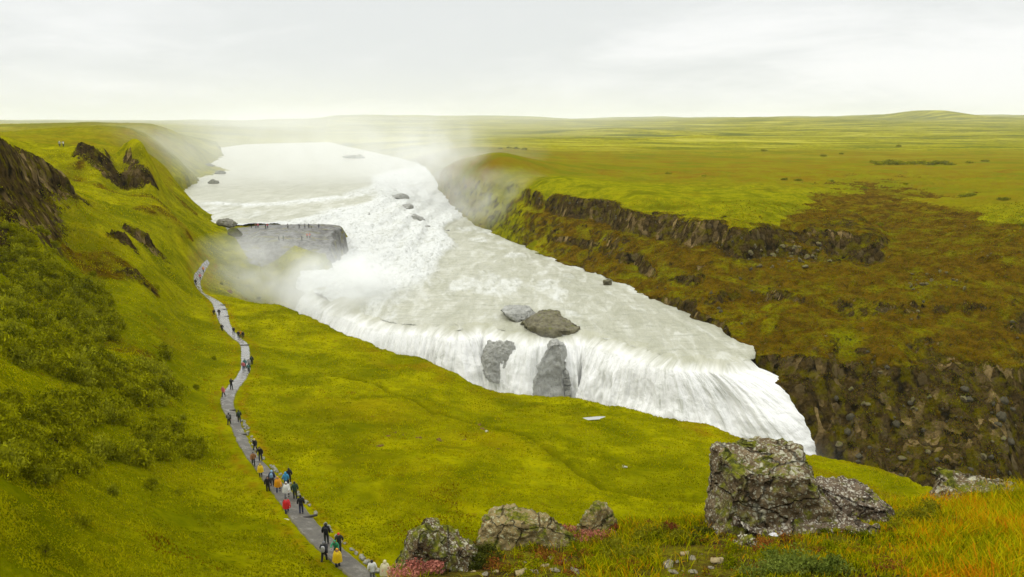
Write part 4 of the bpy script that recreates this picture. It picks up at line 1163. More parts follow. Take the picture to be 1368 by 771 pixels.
def bank_grass():
    r = np.random.default_rng(9)
    mt = mat_blade('bank_grass_mat', [(0, (.07, .08, .0)), (.3, (.22, .235, .0)), (.55, (.40, .36, .002)), (.75, (.50, .24, .0)), (1, (.50, .12, .005))])
    n = 210000
    y = r.uniform(4.8, 11.8, n); u = r.uniform(-.28, .80, n); x = u * y
    e = np.interp(u, EDGE_U, EDGE_Y)
    pxx = CX + F * x / (y * CP + 4.8 * SP)
    dens = np.interp(pxx, [480, 620, 760, 840, 900, 960, 1010, 1100, 1180, 1230, 1400], [.15, .15, .35, .8, .6, .25, .2, .5, .95, 1, 1])
    patch = fbm(x, y, .9, 3, 701)
    soil = ((pxx > 590) & (pxx < 780) & (y < 7.9)) | ((pxx > 880) & (pxx < 965) & (y < 7.4))
    dens = dens * np.where(soil, .12, 1)
    ok = (r.random(n) < dens * (.7 + patch)) & (y < e + .35)
    x, y, u, pxx, patch = x[ok], y[ok], u[ok], pxx[ok], patch[ok]
    z = bank(x, y)[0]
    cv = .34 + .30 * fbm(x, y, .7, 3, 703) + .23 * r.normal(size=len(x)) + .13 * sstep(1120, 1240, pxx) + .55 * fbm(x, y, 1.6, 2, 706) * (pxx > 1100)
    tall = sstep(1180, 1320, pxx)
    h = (.07 + .06 * np.clip(patch + .4, 0, 1) + .09 * tall) * r.uniform(.6, 1.5, len(x)) * np.where((pxx > 960) & (pxx < 1190) & (y < 8.6), .55, 1)
    me = blades('bank_grass', x, y, z, h, .0035 + .002 * r.random(len(x)), np.clip(cv, 0, 1), mt, .9, 10, 3)
    link('bank_grass', me, kind='stuff')
    print('bank blades', len(x))

def heath_cover():
    # low heath, moss and creeping leaves over the bank: uncountable
    r = np.random.default_rng(33); cos, cvs = [], []
    n = 900
    y = r.uniform(5.2, 9.6, n); u = r.uniform(-.24, .75, n); x = u * y; e = np.interp(u, EDGE_U, EDGE_Y)
    px = CX + F * x / (y * CP + 4.6 * SP)
    dn = np.interp(px, [480, 640, 800, 900, 960, 1000, 1180, 1240, 1400], [.25, .35, 1, .8, .35, .3, .5, .35, .3])
    ok = (y < e + .1) & (r.random(n) < dn) & (fbm(x, y, 1.1, 2, 771) > -.12)
    x, y, px = x[ok], y[ok], px[ok]; z = bank(x, y)[0]
    kind = np.clip(.5 + fbm(x, y, 1.3, 3, 777) * 1.1 + .15 * r.normal(size=len(x)), 0, 1)
    for i in range(len(x)):
        rad = r.uniform(.06, .17)
        co, f, cv, cc = leaf_cloud(int(260 * (rad / .1) ** 1.5), rad, .012, 2000 + i, 7, .5)
        cos.append(co + np.array([x[i], y[i], z[i] - rad * .2])); cvs.append(np.clip(kind[i] + (cv - .5) * .35, 0, 1))
    co = np.concatenate(cos); f = np.arange(len(co)).reshape(-1, 4)
    mt = mat_blade('heath_mat', [(0, (.035, .045, .002)), (.3, (.13, .15, .0)), (.5, (.26, .26, .0)), (.62, (.16, .09, .006)), (.78, (.13, .035, .012)), (1, (.34, .13, .02))])
    link('heath', cv_mesh('heath', co, f, np.concatenate(cvs), mt), kind='stuff')

def bank_plants():
    PK = mat_leaf('pink_leaf_mat', (.24, .055, .035), (.48, .20, .14)); GR = mat_leaf('green_leaf_mat', (.05, .08, .008), (.17, .20, .03)); YG = mat_leaf('moss_leaf_mat', (.06, .065, .004), (.20, .19, .008)); DK = mat_leaf('dark_leaf_mat', (.025, .032, .006), (.09, .095, .008)); RD = mat_leaf('red_heath_mat', (.09, .022, .010), (.22, .07, .02))
    BM = bpy.data.materials.get('twig_mat')
    items = [('pink_leaved_plant', PK, 'pink leaves clinging to the mossy leftmost rock', [(548, 752, .20), (566, 762, .16), (535, 766, .18), (584, 756, .10)]),
             ('pink_leaved_plant', PK, 'pink leaves creeping between the tan rock and the small rounded rock', [(752, 702, .14), (768, 708, .13), (786, 714, .12), (796, 722, .16), (776, 722, .12), (812, 716, .10)]),
             ('green_bush', GR, 'fresh green leafy plant under the long slab', [(1050, 760, .26), (1085, 766, .24), (1020, 768, .2), (1115, 762, .16)]),
             ('mossy_cushion', DK, 'dark green mossy cushion between the leftmost rock and the tan rock', [(645, 742, .17), (632, 752, .14), (658, 750, .12)]),
             ('mossy_cushion', YG, 'yellow green cushion of heath right of the long slab', [(1222, 700, .28), (1250, 690, .26), (1200, 712, .18), (1270, 706, .2)]),
             ('mossy_cushion', YG, 'yellow green heath cushion in the middle of the bank edge', [(850, 722, .22), (880, 716, .2), (828, 736, .2), (905, 722, .18), (860, 745, .2), (820, 752, .2)]),
             ('red_heath_tuft', RD, 'reddish brown heath tuft along the edge left of the largest boulder', [(845, 702, .13), (870, 700, .12), (895, 706, .10), (820, 706, .08)]),
             ('mossy_cushion', DK, 'dark cushion left of the largest boulder', [(942, 715, .14), (930, 725, .12)])]
    for k, (nm, mat, label, pts) in enumerate(items):
        cos, fs, cvs = [], [], []; base = 0; cen = []
        origin = None
        for i, (px, py, rad) in enumerate(pts):
            d = ray(px, py); kk = d[2] / d[1]; u = d[0] / d[1]
            e_ = float(np.interp(u, EDGE_U, EDGE_Y)) * .95
            yy = np.linspace(4, e_, 400); bz = bank(u * yy, yy)[0]; hh_ = bz >= yy * kk; j = int(np.argmax(hh_)) if hh_.any() else len(yy) - 1; y = yy[j]
            # lift onto rocks when one is hit first
            pos = Vector((u * y, y, bz[j]))
            dg = bpy.context.evaluated_depsgraph_get()
            ok, loc, nn, _, ob, _ = scene.ray_cast(dg, Vector((0, 0, 0)), Vector(d).normalized())
            if ok and loc.y < pos.y: pos = loc
            if origin is None: origin = pos
            co, f, cv, cc = leaf_cloud(int(900 * max(rad / .15, .6)), rad, .016, 800 + k * 10 + i, 10, .6)
            cos.append(co + np.array(pos - origin) - [0, 0, rad * .15]); fs.append(f + base); cvs.append(cv); base += len(co); cen += [np.array(pos - origin) + c for c in cc]
        root = link(nm, None, loc=origin, label=label, cat={'pink_leaved_plant': 'plant', 'green_bush': 'plant', 'red_heath_tuft': 'plant'}.get(nm, 'plant'))
        link('foliage', cv_mesh('foliage', np.concatenate(cos), np.concatenate(fs), np.concatenate(cvs), mat), parent=root)

# ------------------------------------------------------------------ the walking path
def build_path():
    # dense centre line with widths
    rows = np.array([p[0] for p in PATH], float)
    L = np.array(pathL); R = np.array(pathR)
    t = np.arange(len(PATH)); tt = np.linspace(0, len(PATH) - 1, 700)
    Li = np.stack([np.interp(tt, t, L[:, i]) for i in range(3)], -1); Ri = np.stack([np.interp(tt, t, R[:, i]) for i in range(3)], -1)
    k = 9; ker = np.ones(2 * k + 1) / (2 * k + 1)
    sm = lambda a: np.stack([np.convolve(np.pad(a[:, i], k, 'edge'), ker, 'valid') for i in range(3)], -1)
    Li, Ri = sm(Li), sm(Ri)
    w = np.linspace(.06, .92, 25)
    X = Li[:, None, 0] * (1 - w) + Ri[:, None, 0] * w; Y = Li[:, None, 1] * (1 - w) + Ri[:, None, 1] * w
    jx = fbm(tt * 3.1, tt * 0, 1.0, 3, 900) * .25
    X = X + jx[:, None] * (np.abs(np.linspace(0, 1, 25) - .5) * 2)[None] ** 3
    Zg = np.maximum.reduce([gz_arr(X, Y), gz_arr(X, Y - .35), gz_arr(X, Y + .35)])
    Z = Zg.copy()
    for _ in range(12):
        Z[1:-1] = (Z[:-2] + Z[1:-1] * 2 + Z[2:]) / 4; Z[:, 1:-1] = (Z[:, :-2] + Z[:, 1:-1] * 2 + Z[:, 2:]) / 4
    Z = np.maximum(Z, Zg) + .07
    Z[:, 0] -= .35; Z[:, -1] -= .35
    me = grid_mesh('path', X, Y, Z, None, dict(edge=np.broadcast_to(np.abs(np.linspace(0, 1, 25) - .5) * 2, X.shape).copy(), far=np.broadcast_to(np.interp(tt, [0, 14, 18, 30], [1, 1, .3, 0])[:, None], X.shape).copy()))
    m = NT('wet_gravel_path_mat'); P = m.coord(); far = m.attr('far')
    n1 = m.noise(P, .8, 5, .65); n2 = m.noise(P, 6, 5, .7)
    c = m.mix(m.rng(n1, .36, .64), (.036, .031, .021), (.085, .075, .052)); c = m.mix(m.rng(n2, .55, .7, 0, .6), c, (.14, .125, .085)); c = m.mix(m.rng(m.noise(P, .35, 5, .7), .54, .64, 0, .7), c, (.045, .032, .014))
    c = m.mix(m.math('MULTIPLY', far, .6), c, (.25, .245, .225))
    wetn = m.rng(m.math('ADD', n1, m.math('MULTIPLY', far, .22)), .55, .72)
    c = m.mix(m.math('MULTIPLY', m.rng(m.attr('edge'), .75, 1), .6), c, (.11, .10, .03))
    m.bsdf(c, m.rng(wetn, 0, 1, .75, .16), m.bump(n2, .03, .5), .5)
    link('path', me, m.m, kind='structure')
    GRID['path'] = (X, Y, Z)
    # drain bars across it
    B = NT('dark_timber_mat'); B.bsdf((.03, .026, .02), .7, None, .3); B = B.m
    proto = None
    labels = {408: 'dark timber drain bar, the farthest across the path', 413.5: 'dark timber drain bar just above the pair of black-clad walkers', 423: 'dark timber drain bar at the feet of the pair of black-clad walkers',
              462: 'dark timber drain bar above the tight cluster of walkers', 549: 'dark timber drain bar behind two dark walkers', 582: 'dark timber drain bar on the narrow stretch above the white-capped walker', 694: 'dark timber drain bar with a white stone at its end'}
    for row, lb in labels.items():
        l = np.interp(row, rows, [p[1] for p in PATH]); rr = np.interp(row, rows, [p[2] for p in PATH]); z = np.interp(row, rows, [p[3] for p in PATH])
        a = Vector(atz(l + 1, row + (4 if row == 694 else 1), z)); b = Vector(atz(rr - 1, row - (6 if row == 694 else 1), z))
        i = np.argmin((X - a.x) ** 2 + (Y - a.y) ** 2); a.z = Z.ravel()[i]; i = np.argmin((X[:, 3:-3] - b.x) ** 2 + (Y[:, 3:-3] - b.y) ** 2); b.z = Z[:, 3:-3].ravel()[i]
        a.z = max(a.z, b.z - .3)
        Lg = (b - a).length
        bm = bmesh.new(); bmesh.ops.create_cube(bm, size=1)
        for v in bm.verts: v.co = Vector((v.co.x * Lg, v.co.y * .22, v.co.z * .14))
        bmesh.ops.bevel(bm, geom=bm.edges[:], offset=.02, segments=1)
        me = bpy.data.meshes.new('drain_bar'); bm.to_mesh(me); bm.free()
        o = link('drain_bar', me, B, loc=(a + b) / 2 + Vector((0, 0, .05)), label=lb, cat='drain')
        o.rotation_euler = (b - a).to_track_quat('X', 'Z').to_euler()
        if row == 694:
            me = rock_mesh('white_stone', (.75, .5, .3), 960, 4, 4, .05)
            put_rock('white_stone', me, bpy.data.materials['pale_stone_mat'], a.x - .1, a.y, a.z, 0, 'white stone at the left end of the nearest drain bar', 'stone')
    # stones set along its right edge
    pk = [rock_mesh('edge_stone', (.42, .34, .26), 970 + i, 5, 3, .08) for i in range(3)]
    SM = mat_plain_rock('edge_stone_mat', (.13, .125, .09), (.30, .29, .23), .2, 3)
    for q in pk: q.materials.append(SM)
    r = random.Random(4)
    for i in range(110):
        row = r.uniform(560, 765); rr = np.interp(row, rows, [p[2] for p in PATH]); z = np.interp(row, rows, [p[3] for p in PATH])
        x, y, _ = atz(rr + r.uniform(0, 4) + (row - 560) / 50, row - r.uniform(0, 4), z); s = r.uniform(.5, 1.2)
        put_rock('edge_stone', pk[i % 3], None, x, y, gz(x, y), r.uniform(0, 6), 'grey stone in the line along the right edge of the path', 'stone', 'stones along the right edge of the path', .03, (s, s, s))
# ------------------------------------------------------------------ people
def skin_mesh(name, verts, edges, root=0, sub=1):
    """verts: (x,y,z,rx,ry)"""
    me = bpy.data.meshes.new(name + '_cage'); me.from_pydata([v[:3] for v in verts], edges, []); me.update()
    o = bpy.data.objects.new(name + '_cage', me); COL.objects.link(o)
    md = o.modifiers.new('s', 'SKIN'); md.use_smooth_shade = True
    sv = me.skin_vertices[0].data
    for i, v in enumerate(verts):
        sv[i].radius = (v[3], v[4]); sv[i].use_root = (i == root)
    sd = o.modifiers.new('u', 'SUBSURF'); sd.levels = sub; sd.render_levels = sub
    dg = bpy.context.evaluated_depsgraph_get(); dg.update()
    out = bpy.data.meshes.new_from_object(o.evaluated_get(dg)); out.name = name
    bpy.data.objects.remove(o); bpy.data.meshes.remove(me)
    for p in out.polygons: p.use_smooth = True
    return out

def ball(name, c, r, shape=None, seg=16, cut=None):
    bm = bmesh.new(); bmesh.ops.create_uvsphere(bm, u_segments=seg, v_segments=seg - 4, radius=1)
    for v in bm.verts:
        p = Vector((v.co.x * r[0], v.co.y * r[1], v.co.z * r[2]))
        if shape: p = shape(p)
        v.co = p + Vector(c)
    if cut: bmesh.ops.delete(bm, geom=[v for v in bm.verts if cut(v.co)], context='VERTS')
    me = bpy.data.meshes.new(name); bm.to_mesh(me); bm.free()
    for p in me.polygons: p.use_smooth = True
    return me

def make_pose(kind):
    """meshes of one figure facing +Y, 1.72 m tall, feet at z = 0"""
    s = {'walk': .26, 'walk2': -.22, 'stand': .03, 'photo': .04, 'lean': .1}[kind]
    lean = {'walk': .05, 'walk2': .04, 'stand': 0, 'photo': .02, 'lean': .20}[kind]
    hipz, shz = .92, 1.42
    J = {}
    J['pelvis'] = (0, 0, hipz); J['waist'] = (0, .02 + lean * .2, 1.08); J['chest'] = (0, .02 + lean * .6, 1.28); J['neck'] = (0, .02 + lean, 1.46); J['head'] = (0, .05 + lean * 1.1, 1.54); J['crown'] = (0, .045 + lean * 1.15, 1.66)
    for sd, sg in (('L', -1), ('R', 1)):
        f = s * sg
        J['hip' + sd] = (.10 * sg, 0, hipz - .06); J['knee' + sd] = (.105 * sg, f * .62 + .06, .50 + abs(f) * .04); J['ank' + sd] = (.11 * sg, f - (.05 if f < 0 else 0), .09 + (.10 if f < -.1 else 0)); J['toe' + sd] = (.12 * sg, f + .15 - (.03 if f < 0 else 0), .035)
        J['sh' + sd] = (.19 * sg, .02 + lean * .9, shz)
        if kind == 'photo':
            J['elb' + sd] = (.27 * sg, .16, 1.22); J['wri' + sd] = (.10 * sg, .34, 1.42); J['han' + sd] = (.06 * sg, .38, 1.50)
        elif kind == 'lean' and sg > 0:
            J['elb' + sd] = (.30 * sg, .10 + lean, 1.20); J['wri' + sd] = (.24, .34 + lean, 1.16); J['han' + sd] = (.22, .42 + lean, 1.15)
        else:
            J['elb' + sd] = (.27 * sg, -.02 - f * .5 + lean * .5, 1.15); J['wri' + sd] = (.27 * sg, .08 - f * .9 + lean * .5, .92); J['han' + sd] = (.265 * sg, .11 - f * .95 + lean * .5, .83)
    def chain(names, rad, pull=None):
        return names, rad
    def build(name, parts, root, grow=0.0, sub=1):
        vs, es, idx = [], [], {}
        for ns, rs in parts:
            prev = None
            for n, r_ in zip(ns, rs):
                if n not in idx:
                    idx[n] = len(vs); rr = r_ if isinstance(r_, tuple) else (r_, r_); vs.append((*J[n], rr[0] + grow, rr[1] + grow))
                if prev is not None and (idx[prev], idx[n]) not in es: es.append((idx[prev], idx[n]))
                prev = n
        return skin_mesh(name, vs, es, idx[root], sub)
    body = build('person_body', [(['pelvis', 'waist', 'chest', 'neck', 'head', 'crown'], [(.15, .11), (.135, .10), (.165, .115), (.058, .058), (.082, .095), (.070, .082)]),
                            (['pelvis', 'hipL', 'kneeL', 'ankL', 'toeL'], [.1, .088, .060, .042, .036]), (['pelvis', 'hipR', 'kneeR', 'ankR', 'toeR'], [.1, .088, .060, .042, .036]),
                            (['chest', 'shL', 'elbL', 'wriL', 'hanL'], [.1, .060, .046, .030, .034]), (['chest', 'shR', 'elbR', 'wriR', 'hanR'], [.1, .060, .046, .030, .034])], 'pelvis', 0, 2)
    trousers = build('trousers', [(['waist', 'pelvis', 'hipL', 'kneeL', 'ankL'], [(.14, .11), (.16, .12), .10, .075, .066]), (['pelvis', 'hipR', 'kneeR', 'ankR'], [(.16, .12), .10, .075, .066])], 'pelvis', .012)
    J['hem'] = (0, .01, .80)
    jacket = build('jacket', [(['hem', 'pelvis', 'waist', 'chest', 'neck'], [(.185, .145), (.18, .145), (.165, .135), (.185, .14), (.075, .075)]),
                              (['chest', 'shL', 'elbL', 'wriL'], [.1, .085, .072, .058]), (['chest', 'shR', 'elbR', 'wriR'], [.1, .085, .072, .058])], 'chest', .018)
    h = J['head']; hc = (h[0], h[1] + .01, h[2] + .05)
    hood = ball('hood', (hc[0], hc[1] - .02, hc[2]), (.115, .135, .155), cut=lambda c: (c.y > hc[1] + .075 and c.z < hc[2] + .10))
    hat = ball('hat', (hc[0], hc[1], hc[2] + .05), (.105, .12, .10), cut=lambda c: c.z < hc[2] + .02)
    hair = ball('hair', (hc[0], hc[1] - .02, hc[2] + .02), (.098, .115, .125), cut=lambda c: (c.y > hc[1] + .05 and c.z < hc[2] + .07) or c.z < hc[2] - .10)
    def bagshape(p): return Vector((math.copysign(abs(p.x / .15) ** .6 * .15, p.x), math.copysign(abs(p.y / .09) ** .6 * .09, p.y), math.copysign(abs(p.z / .24) ** .7 * .24, p.z)))
    bag = ball('backpack', (0, J['chest'][1] - .22, 1.24), (.15, .09, .24), bagshape)
    # loose rain cape: rings from neck to thigh
    bm = bmesh.new(); rings = []
    for z, rx, ry in ((1.48, .08, .08), (1.42, .20, .14), (1.30, .29, .20), (1.10, .34, .23), (.85, .37, .26), (.66, .38, .28)):
        cy = .02 + lean * (z - .9) * 1.6; n = 20
        rings.append([bm.verts.new(((rx + .018 * math.sin(5 * a) * (1.5 - z)) * math.cos(a), cy + (ry + .025 * math.sin(7 * a) * (1.5 - z)) * math.sin(a), z + .02 * math.sin(3 * a))) for a in [2 * math.pi * i / n for i in range(n)]])
    for a, b in zip(rings[:-1], rings[1:]):
        for i in range(len(a)): bm.faces.new((a[i], b[i], b[(i + 1) % len(a)], a[(i + 1) % len(a)]))
    cape = bpy.data.meshes.new('cape'); bm.to_mesh(cape); bm.free()
    for p in cape.polygons: p.use_smooth = True
    shoes = []
    for sd in 'LR':
        a, t_ = J['ank' + sd], J['toe' + sd]
        shoes.append(ball('shoe', ((a[0] + t_[0]) / 2, (a[1] + t_[1]) / 2, (a[2] + t_[2]) / 2 - .01), (.055, .145, .062)))
    out = dict(body=body, trousers=trousers, jacket=jacket, hood=hood, hat=hat, hair=hair, backpack=bag, cape=cape, shoes=shoes)
    mt = pmat('person_skin', (.45, .27, .19))
    for v in out.values():
        for m in (v if isinstance(v, list) else [v]): m.materials.append(mt)
    return out

_pm = {}
def pmat(name, col, rough=.7):
    if name in _pm: return _pm[name]
    t = NT(name + '_mat'); n = t.noise(t.objc(), 14, 4, .6)
    t.bsdf(t.mix(t.rng(n, .35, .65), tuple(q * .75 for q in col), col), rough, t.bump(n, .02, .5), .3)
    _pm[name] = t.m; return t.m

CLOTH = dict(black=(.012, .012, .014), dark=(.025, .028, .022), yellow=(.62, .42, .01), orange=(.62, .27, .01), red=(.55, .02, .025), pink=(.50, .12, .13), salmon=(.55, .15, .09), white=(.62, .62, .58), cream=(.58, .52, .32), blue=(.04, .24, .42), lightblue=(.22, .36, .52),
             green=(.03, .25, .11), teal=(.06, .16, .15), darkgreen=(.02, .05, .025), brown=(.26, .12, .04), grey=(.13, .13, .13), navy=(.02, .025, .06), palegrey=(.32, .32, .31))

def people():
    poses = {k: make_pose(k) for k in ('walk', 'walk2', 'stand', 'photo', 'lean')}
    PX, PY, PZ = GRID['path']
    def piece(name, me, col, root, label=None):
        o = link(name, me, parent=root)
        o.material_slots[0].link = 'OBJECT'; o.material_slots[0].material = col
        return o
    def put(px, py, pose, coat, legs, top, topcol, label, bag=None, cape=False, face=0, group=None, ymin=28, sc=1.0, shoe='black'):
        p = hit(px, py, ymin)
        d2 = (PX - p[0]) ** 2 + (PY - p[1]) ** 2; i = int(np.argmin(d2))
        z = float(PZ.ravel()[i]) if d2.ravel()[i] < .5 else p[2]
        # keep the feet on the surface seen at this pixel
        x, y, _ = atz(px, py, z)
        if abs(y - p[1]) > 3: x, y, z = p
        root = link('person', None, loc=(x, y, z), rz=math.radians(face), label=label, cat='person', group=group)
        root.scale = (sc, sc, sc)
        P = poses[pose]
        link('body', P['body'], parent=root)
        piece('trousers', P['trousers'], pmat('cloth_' + legs, CLOTH[legs]), root)
        if cape:
            piece('rain_cape', P['cape'], pmat('shiny_' + coat, CLOTH[coat], .35), root)
        piece('jacket', P['jacket'], pmat('cloth_' + coat, CLOTH[coat]), root)
        piece(top, P[top], pmat('cloth_' + topcol, CLOTH[topcol]), root)
        for s in P['shoes']: piece('shoe', s, pmat('cloth_' + shoe, CLOTH[shoe]), root)
        if bag: piece('backpack', P['backpack'], pmat('cloth_' + bag, CLOTH[bag]), root)
    AW, TO = 10, 190      # walking away, walking towards
    W = [  # px, py, pose, coat, legs, headwear, its colour, label, bag, cape, facing, scale
        (306.4, 569, 'walk', 'dark', 'black', 'hair', 'black', 'person in dark clothes walking, left one of the pair on the bend of the path', 'grey', 0, AW, 1.02),
        (320, 565, 'walk2', 'dark', 'navy', 'hair', 'black', 'person in dark clothes, right one of the pair on the bend of the path', 'darkgreen', 0, AW, 1.02),
        (341.4, 604, 'walk', 'black', 'black', 'hat', 'cream', 'person in black with a pale cap walking behind the brown-coated walker', None, 0, TO, 1),
        (339, 622.5, 'walk2', 'brown', 'dark', 'hair', 'dark', 'person in an orange-brown coat at the left edge of the path', None, 0, TO, .95),
        (348.5, 616, 'lean', 'black', 'navy', 'hood', 'black', 'person in black leaning forward beside the brown-coated walker', None, 0, TO, 1.05),
        (348.6, 637, 'stand', 'yellow', 'black', 'hood', 'yellow', 'small person in a lemon yellow hooded raincoat, alone ahead of the crowd', None, 1, TO, .86),
        (358.5, 658, 'stand', 'black', 'black', 'hood', 'black', 'person in black with white shoes at the left of the crowd', 'black', 0, TO, 1),
        (364, 650, 'stand', 'navy', 'black', 'hood', 'lightblue', 'person with a light blue hood behind the one with white shoes', 'lightblue', 0, AW, 1.02),
        (372.3, 658, 'walk', 'orange', 'navy', 'hood', 'orange', 'person in an orange-yellow hooded raincoat in the middle of the crowd', None, 1, TO, 1),
        (382.5, 652, 'stand', 'blue', 'navy', 'hood', 'blue', 'person in a bright blue hooded jacket behind the white rain cape', None, 0, AW, 1),
        (387, 646, 'stand', 'black', 'black', 'hood', 'black', 'person in black at the back of the crowd behind the blue jacket', None, 0, AW, 1),
        (383.7, 666, 'walk', 'white', 'grey', 'hood', 'white', 'person in a white hooded rain cape in the crowd', None, 1, TO, 1.02),
        (394.7, 667, 'stand', 'darkgreen', 'dark', 'hair', 'black', 'person in a dark green jacket at the right edge beside the white rain cape', None, 0, AW, 1.05),
        (383.7, 687, 'walk', 'red', 'navy', 'hair', 'black', 'person in a bright red rain cape walking on the path', None, 1, TO, .98),
        (402.8, 686.5, 'stand', 'black', 'navy', 'hair', 'black', 'person in a black jacket standing right of the red rain cape', None, 0, AW, 1.05),
        (436.4, 727, 'stand', 'black', 'dark', 'hood', 'black', 'tall person in black at the left edge, behind the yellow raincoat group', 'black', 0, AW, 1.08),
        (453.8, 737, 'walk2', 'dark', 'black', 'hat', 'red', 'person in dark clothes with a red hat behind the green hood', None, 0, TO, 1),
        (449.5, 744, 'lean', 'green', 'dark', 'hood', 'green', 'person in a green hooded coat bending forward above the yellow raincoat', None, 0, TO, .92),
        (433.4, 753, 'walk', 'black', 'black', 'hood', 'grey', 'person in a black jacket with a pale strap left of the yellow raincoat', 'palegrey', 0, AW, 1.08),
        (451.7, 760, 'stand', 'yellow', 'navy', 'hood', 'orange', 'person in a wide golden yellow raincoat, lowest of the coloured coats', None, 1, TO, 1.02),
        (498, 778, 'stand', 'white', 'grey', 'hair', 'black', 'person in a white jacket with dark hair at the bottom edge of the picture', None, 0, AW, 1.05),
        (515, 779, 'stand', 'cream', 'grey', 'hood', 'cream', 'person in a cream hooded coat at the bottom edge beside the mossy rock', None, 1, AW, 1.08),
        (299, 531, 'walk', 'pink', 'dark', 'hood', 'pink', 'person in a dusky red hooded jacket stepping at the left edge of the path', None, 0, TO, 1),
        (309.4, 521, 'photo', 'black', 'black', 'hair', 'black', 'tall person in black holding a camera up beside the dusky red jacket', None, 0, AW, 1.08),
        (325.4, 495, 'walk', 'pink', 'navy', 'hair', 'black', 'person in a faded pink jacket at the left of the tight cluster', None, 0, TO, .95),
        (327.6, 492, 'stand', 'teal', 'dark', 'hood', 'teal', 'person in a teal jacket behind the faded pink one in the cluster', None, 0, TO, 1),
        (332.7, 499, 'walk2', 'darkgreen', 'black', 'hair', 'black', 'person in dark clothes at the front of the tight cluster', 'teal', 0, AW, 1.05),
        (333, 491, 'stand', 'palegrey', 'grey', 'hood', 'white', 'person in pale grey at the centre of the tight cluster', None, 0, TO, 1),
        (336.8, 488, 'stand', 'black', 'black', 'hair', 'black', 'person in black at the right of the tight cluster', 'darkgreen', 0, AW, 1.05),
        (312.6, 447, 'walk', 'black', 'dark', 'hair', 'black', 'person in black at the inner side where the path bends, left of the trio', None, 0, TO, 1),
        (319, 452.5, 'stand', 'black', 'black', 'hair', 'black', 'left person of the trio in black and orange on the wet path', None, 0, TO, 1),
        (321.8, 451.5, 'stand', 'orange', 'dark', 'hair', 'black', 'middle person of the trio, wearing orange', None, 0, TO, .98),
        (325, 453, 'walk', 'black', 'black', 'hair', 'black', 'right person of the trio, in black', 'black', 0, TO, 1),
        (297, 443.5, 'walk2', 'black', 'black', 'hair', 'black', 'lone person in black on the pale wet stretch of the path', None, 0, TO, 1.05),
        (293, 422.5, 'walk', 'black', 'black', 'hair', 'black', 'right person of the pair in black on the pale wet path', None, 0, TO, 1.05),
        (286, 422, 'walk2', 'black', 'black', 'hood', 'black', 'left person of the pair in black, at the grass edge', 'black', 0, TO, .95),
        (261.7, 381.5, 'walk', 'black', 'navy', 'hair', 'black', 'person in black near the far end of the path', None, 0, AW, 1.05),
        (267.6, 374, 'walk2', 'pink', 'dark', 'hood', 'pink', 'person in a pink jacket near the far end of the path', None, 0, AW, 1.05),
        (271.8, 364.5, 'walk', 'salmon', 'dark', 'hood', 'orange', 'person in an orange-red jacket, farthest on the path', 'orange', 0, AW, 1.1)]
    for (px, py, po, co, lg, tp, tc, lb, bg, cp, fc, sc) in W:
        put(px, py, po, co, lg, tp, tc, lb, bg, bool(cp), fc + random.uniform(-18, 18), None, 28, sc, 'white' if 'white shoes' in lb and 'behind' not in lb else 'black')
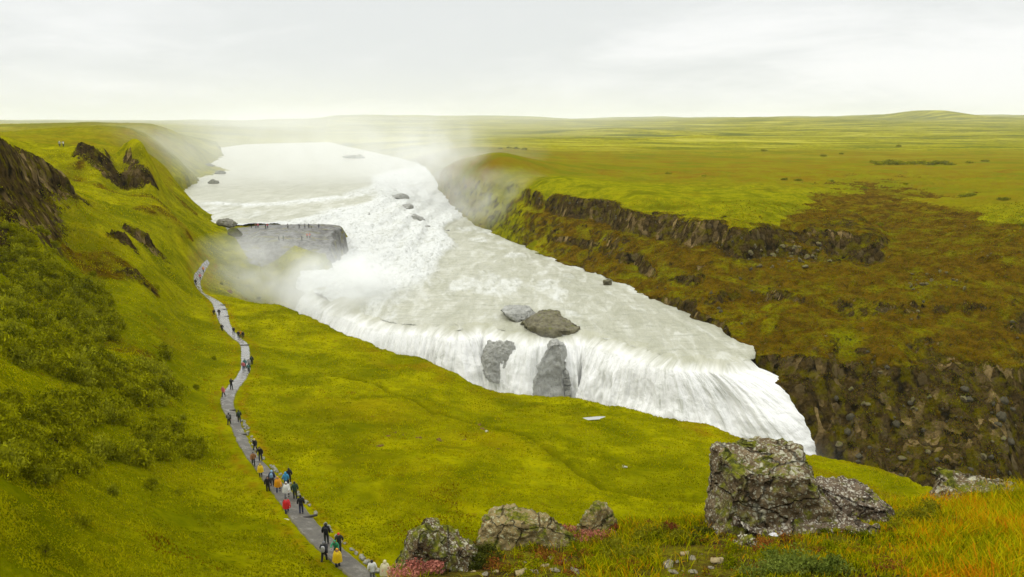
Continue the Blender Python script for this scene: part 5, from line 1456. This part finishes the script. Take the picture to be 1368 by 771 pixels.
    E = [(336, 304.8, 'black', 'black-clad person, leftmost on the skyline of the viewing ledge'), (342, 305, 'brown', 'person in dark red beside the black-clad one on the ledge'), (344.8, 304.8, 'pink', 'person in a pink jacket on the viewing ledge'),
         (355, 305.6, 'dark', 'dark-clad person third group from the left on the ledge'), (357.5, 305, 'pink', 'person in pink beside the dark one on the ledge'), (384.6, 305, 'palegrey', 'pale-clad person standing alone in the middle of the ledge'),
         (400, 305.3, 'grey', 'grey-clad person just right of the middle of the ledge'), (407.4, 304.8, 'palegrey', 'pale-clad person, fourth from the right end of the ledge'), (412.6, 305, 'grey', 'grey-clad person, third from the right end of the ledge'),
         (416, 305.2, 'palegrey', 'pale-clad person, second from the right end of the ledge'), (426, 305.4, 'grey', 'person standing at the right end of the ledge nearest the spray'),
         (403.4, 321.5, 'dark', 'dark-clad person on the lower shelf left of the two red jackets'), (410.5, 318.5, 'salmon', 'left one of two red-jacketed people on the lower shelf'), (414, 318.3, 'salmon', 'right one of two red-jacketed people on the lower shelf'),
         (372.8, 322, 'dark', 'dark-clad person left on the lower shelf, of two'), (378.7, 321.5, 'darkgreen', 'person in dark green on the lower shelf beside the mossy hump')]
    for i, (px, py, co, lb) in enumerate(E):
        put(px, py, ['stand', 'photo', 'walk', 'stand'][i % 4], co, ['black', 'navy', 'dark'][i % 3], ['hood', 'hair'][i % 2] if co in ('black', 'grey', 'dark') else 'hood', co, lb, None, False, random.uniform(0, 360), 'visitors on the viewing ledge' if False else None, 150, 1.05)
    put(80, 196, 'stand', 'palegrey', 'navy', 'hood', 'white', 'pale-jacketed person on top of the grassy bluff at the far left', None, False, 40, None, 120, 1.1)
    put(85, 196, 'photo', 'white', 'dark', 'hair', 'dark', 'white-jacketed person right of the other on top of the bluff', None, False, 60, None, 120, 1.1)
def plumes():
    # spray standing over the upper cascade
    plume('spray_mist', (-52, 448, -23), (46, 40, 38), .034, 1.0, rot=(0, math.radians(-14), 0), power=1.2)
    # spray drifting upstream and to the left
    plume('spray_mist', (-140, 520, -18), (170, 110, 34), .016, 2.0, power=1.0, nscale=1.5)
    # spray at the foot of the cascade beside the ledge
    plume('spray_mist', (-52, 223, -54), (27, 20, 19), .28, 3.0, power=1.2)
    plume('spray_mist', (-76, 234, -46), (36, 32, 15), .06, 4.0, power=1.1)
    # thin spray over the far bank
    plume('spray_mist', (-10, 395, -40), (42, 40, 20), .028, 5.0, power=1.1)
    # at the lower fall
    plume('spray_mist', (6, 178, -66), (18, 7, 17), .16, 6.0, power=1.1)
    plume('spray_mist', (66, 149, -74), (12, 8, 9), .10, 7.0, power=1.2)
    plume('spray_mist', (-34, 194, -60), (30, 8, 13), .16, 8.0, power=1.1)
    # low rain haze far up the valley on the left
    plume('valley_haze', (-900, 2600, 10), (1600, 2000, 150), .0007, 10.0, power=.8, nscale=1.0)
# ------------------------------------------------------------------ build
build_light()
g = build_ground()
build_water()
lipS = build_fall()
build_haze()
foreground_rocks()
other_rocks()
build_path()
shrubs()
bank_plants()
heath_cover()
meadow_grass()
bank_grass()
people()
plumes()
for o in list(bpy.data.objects):
    o.name = o.name
print('done', time.time() - T0)
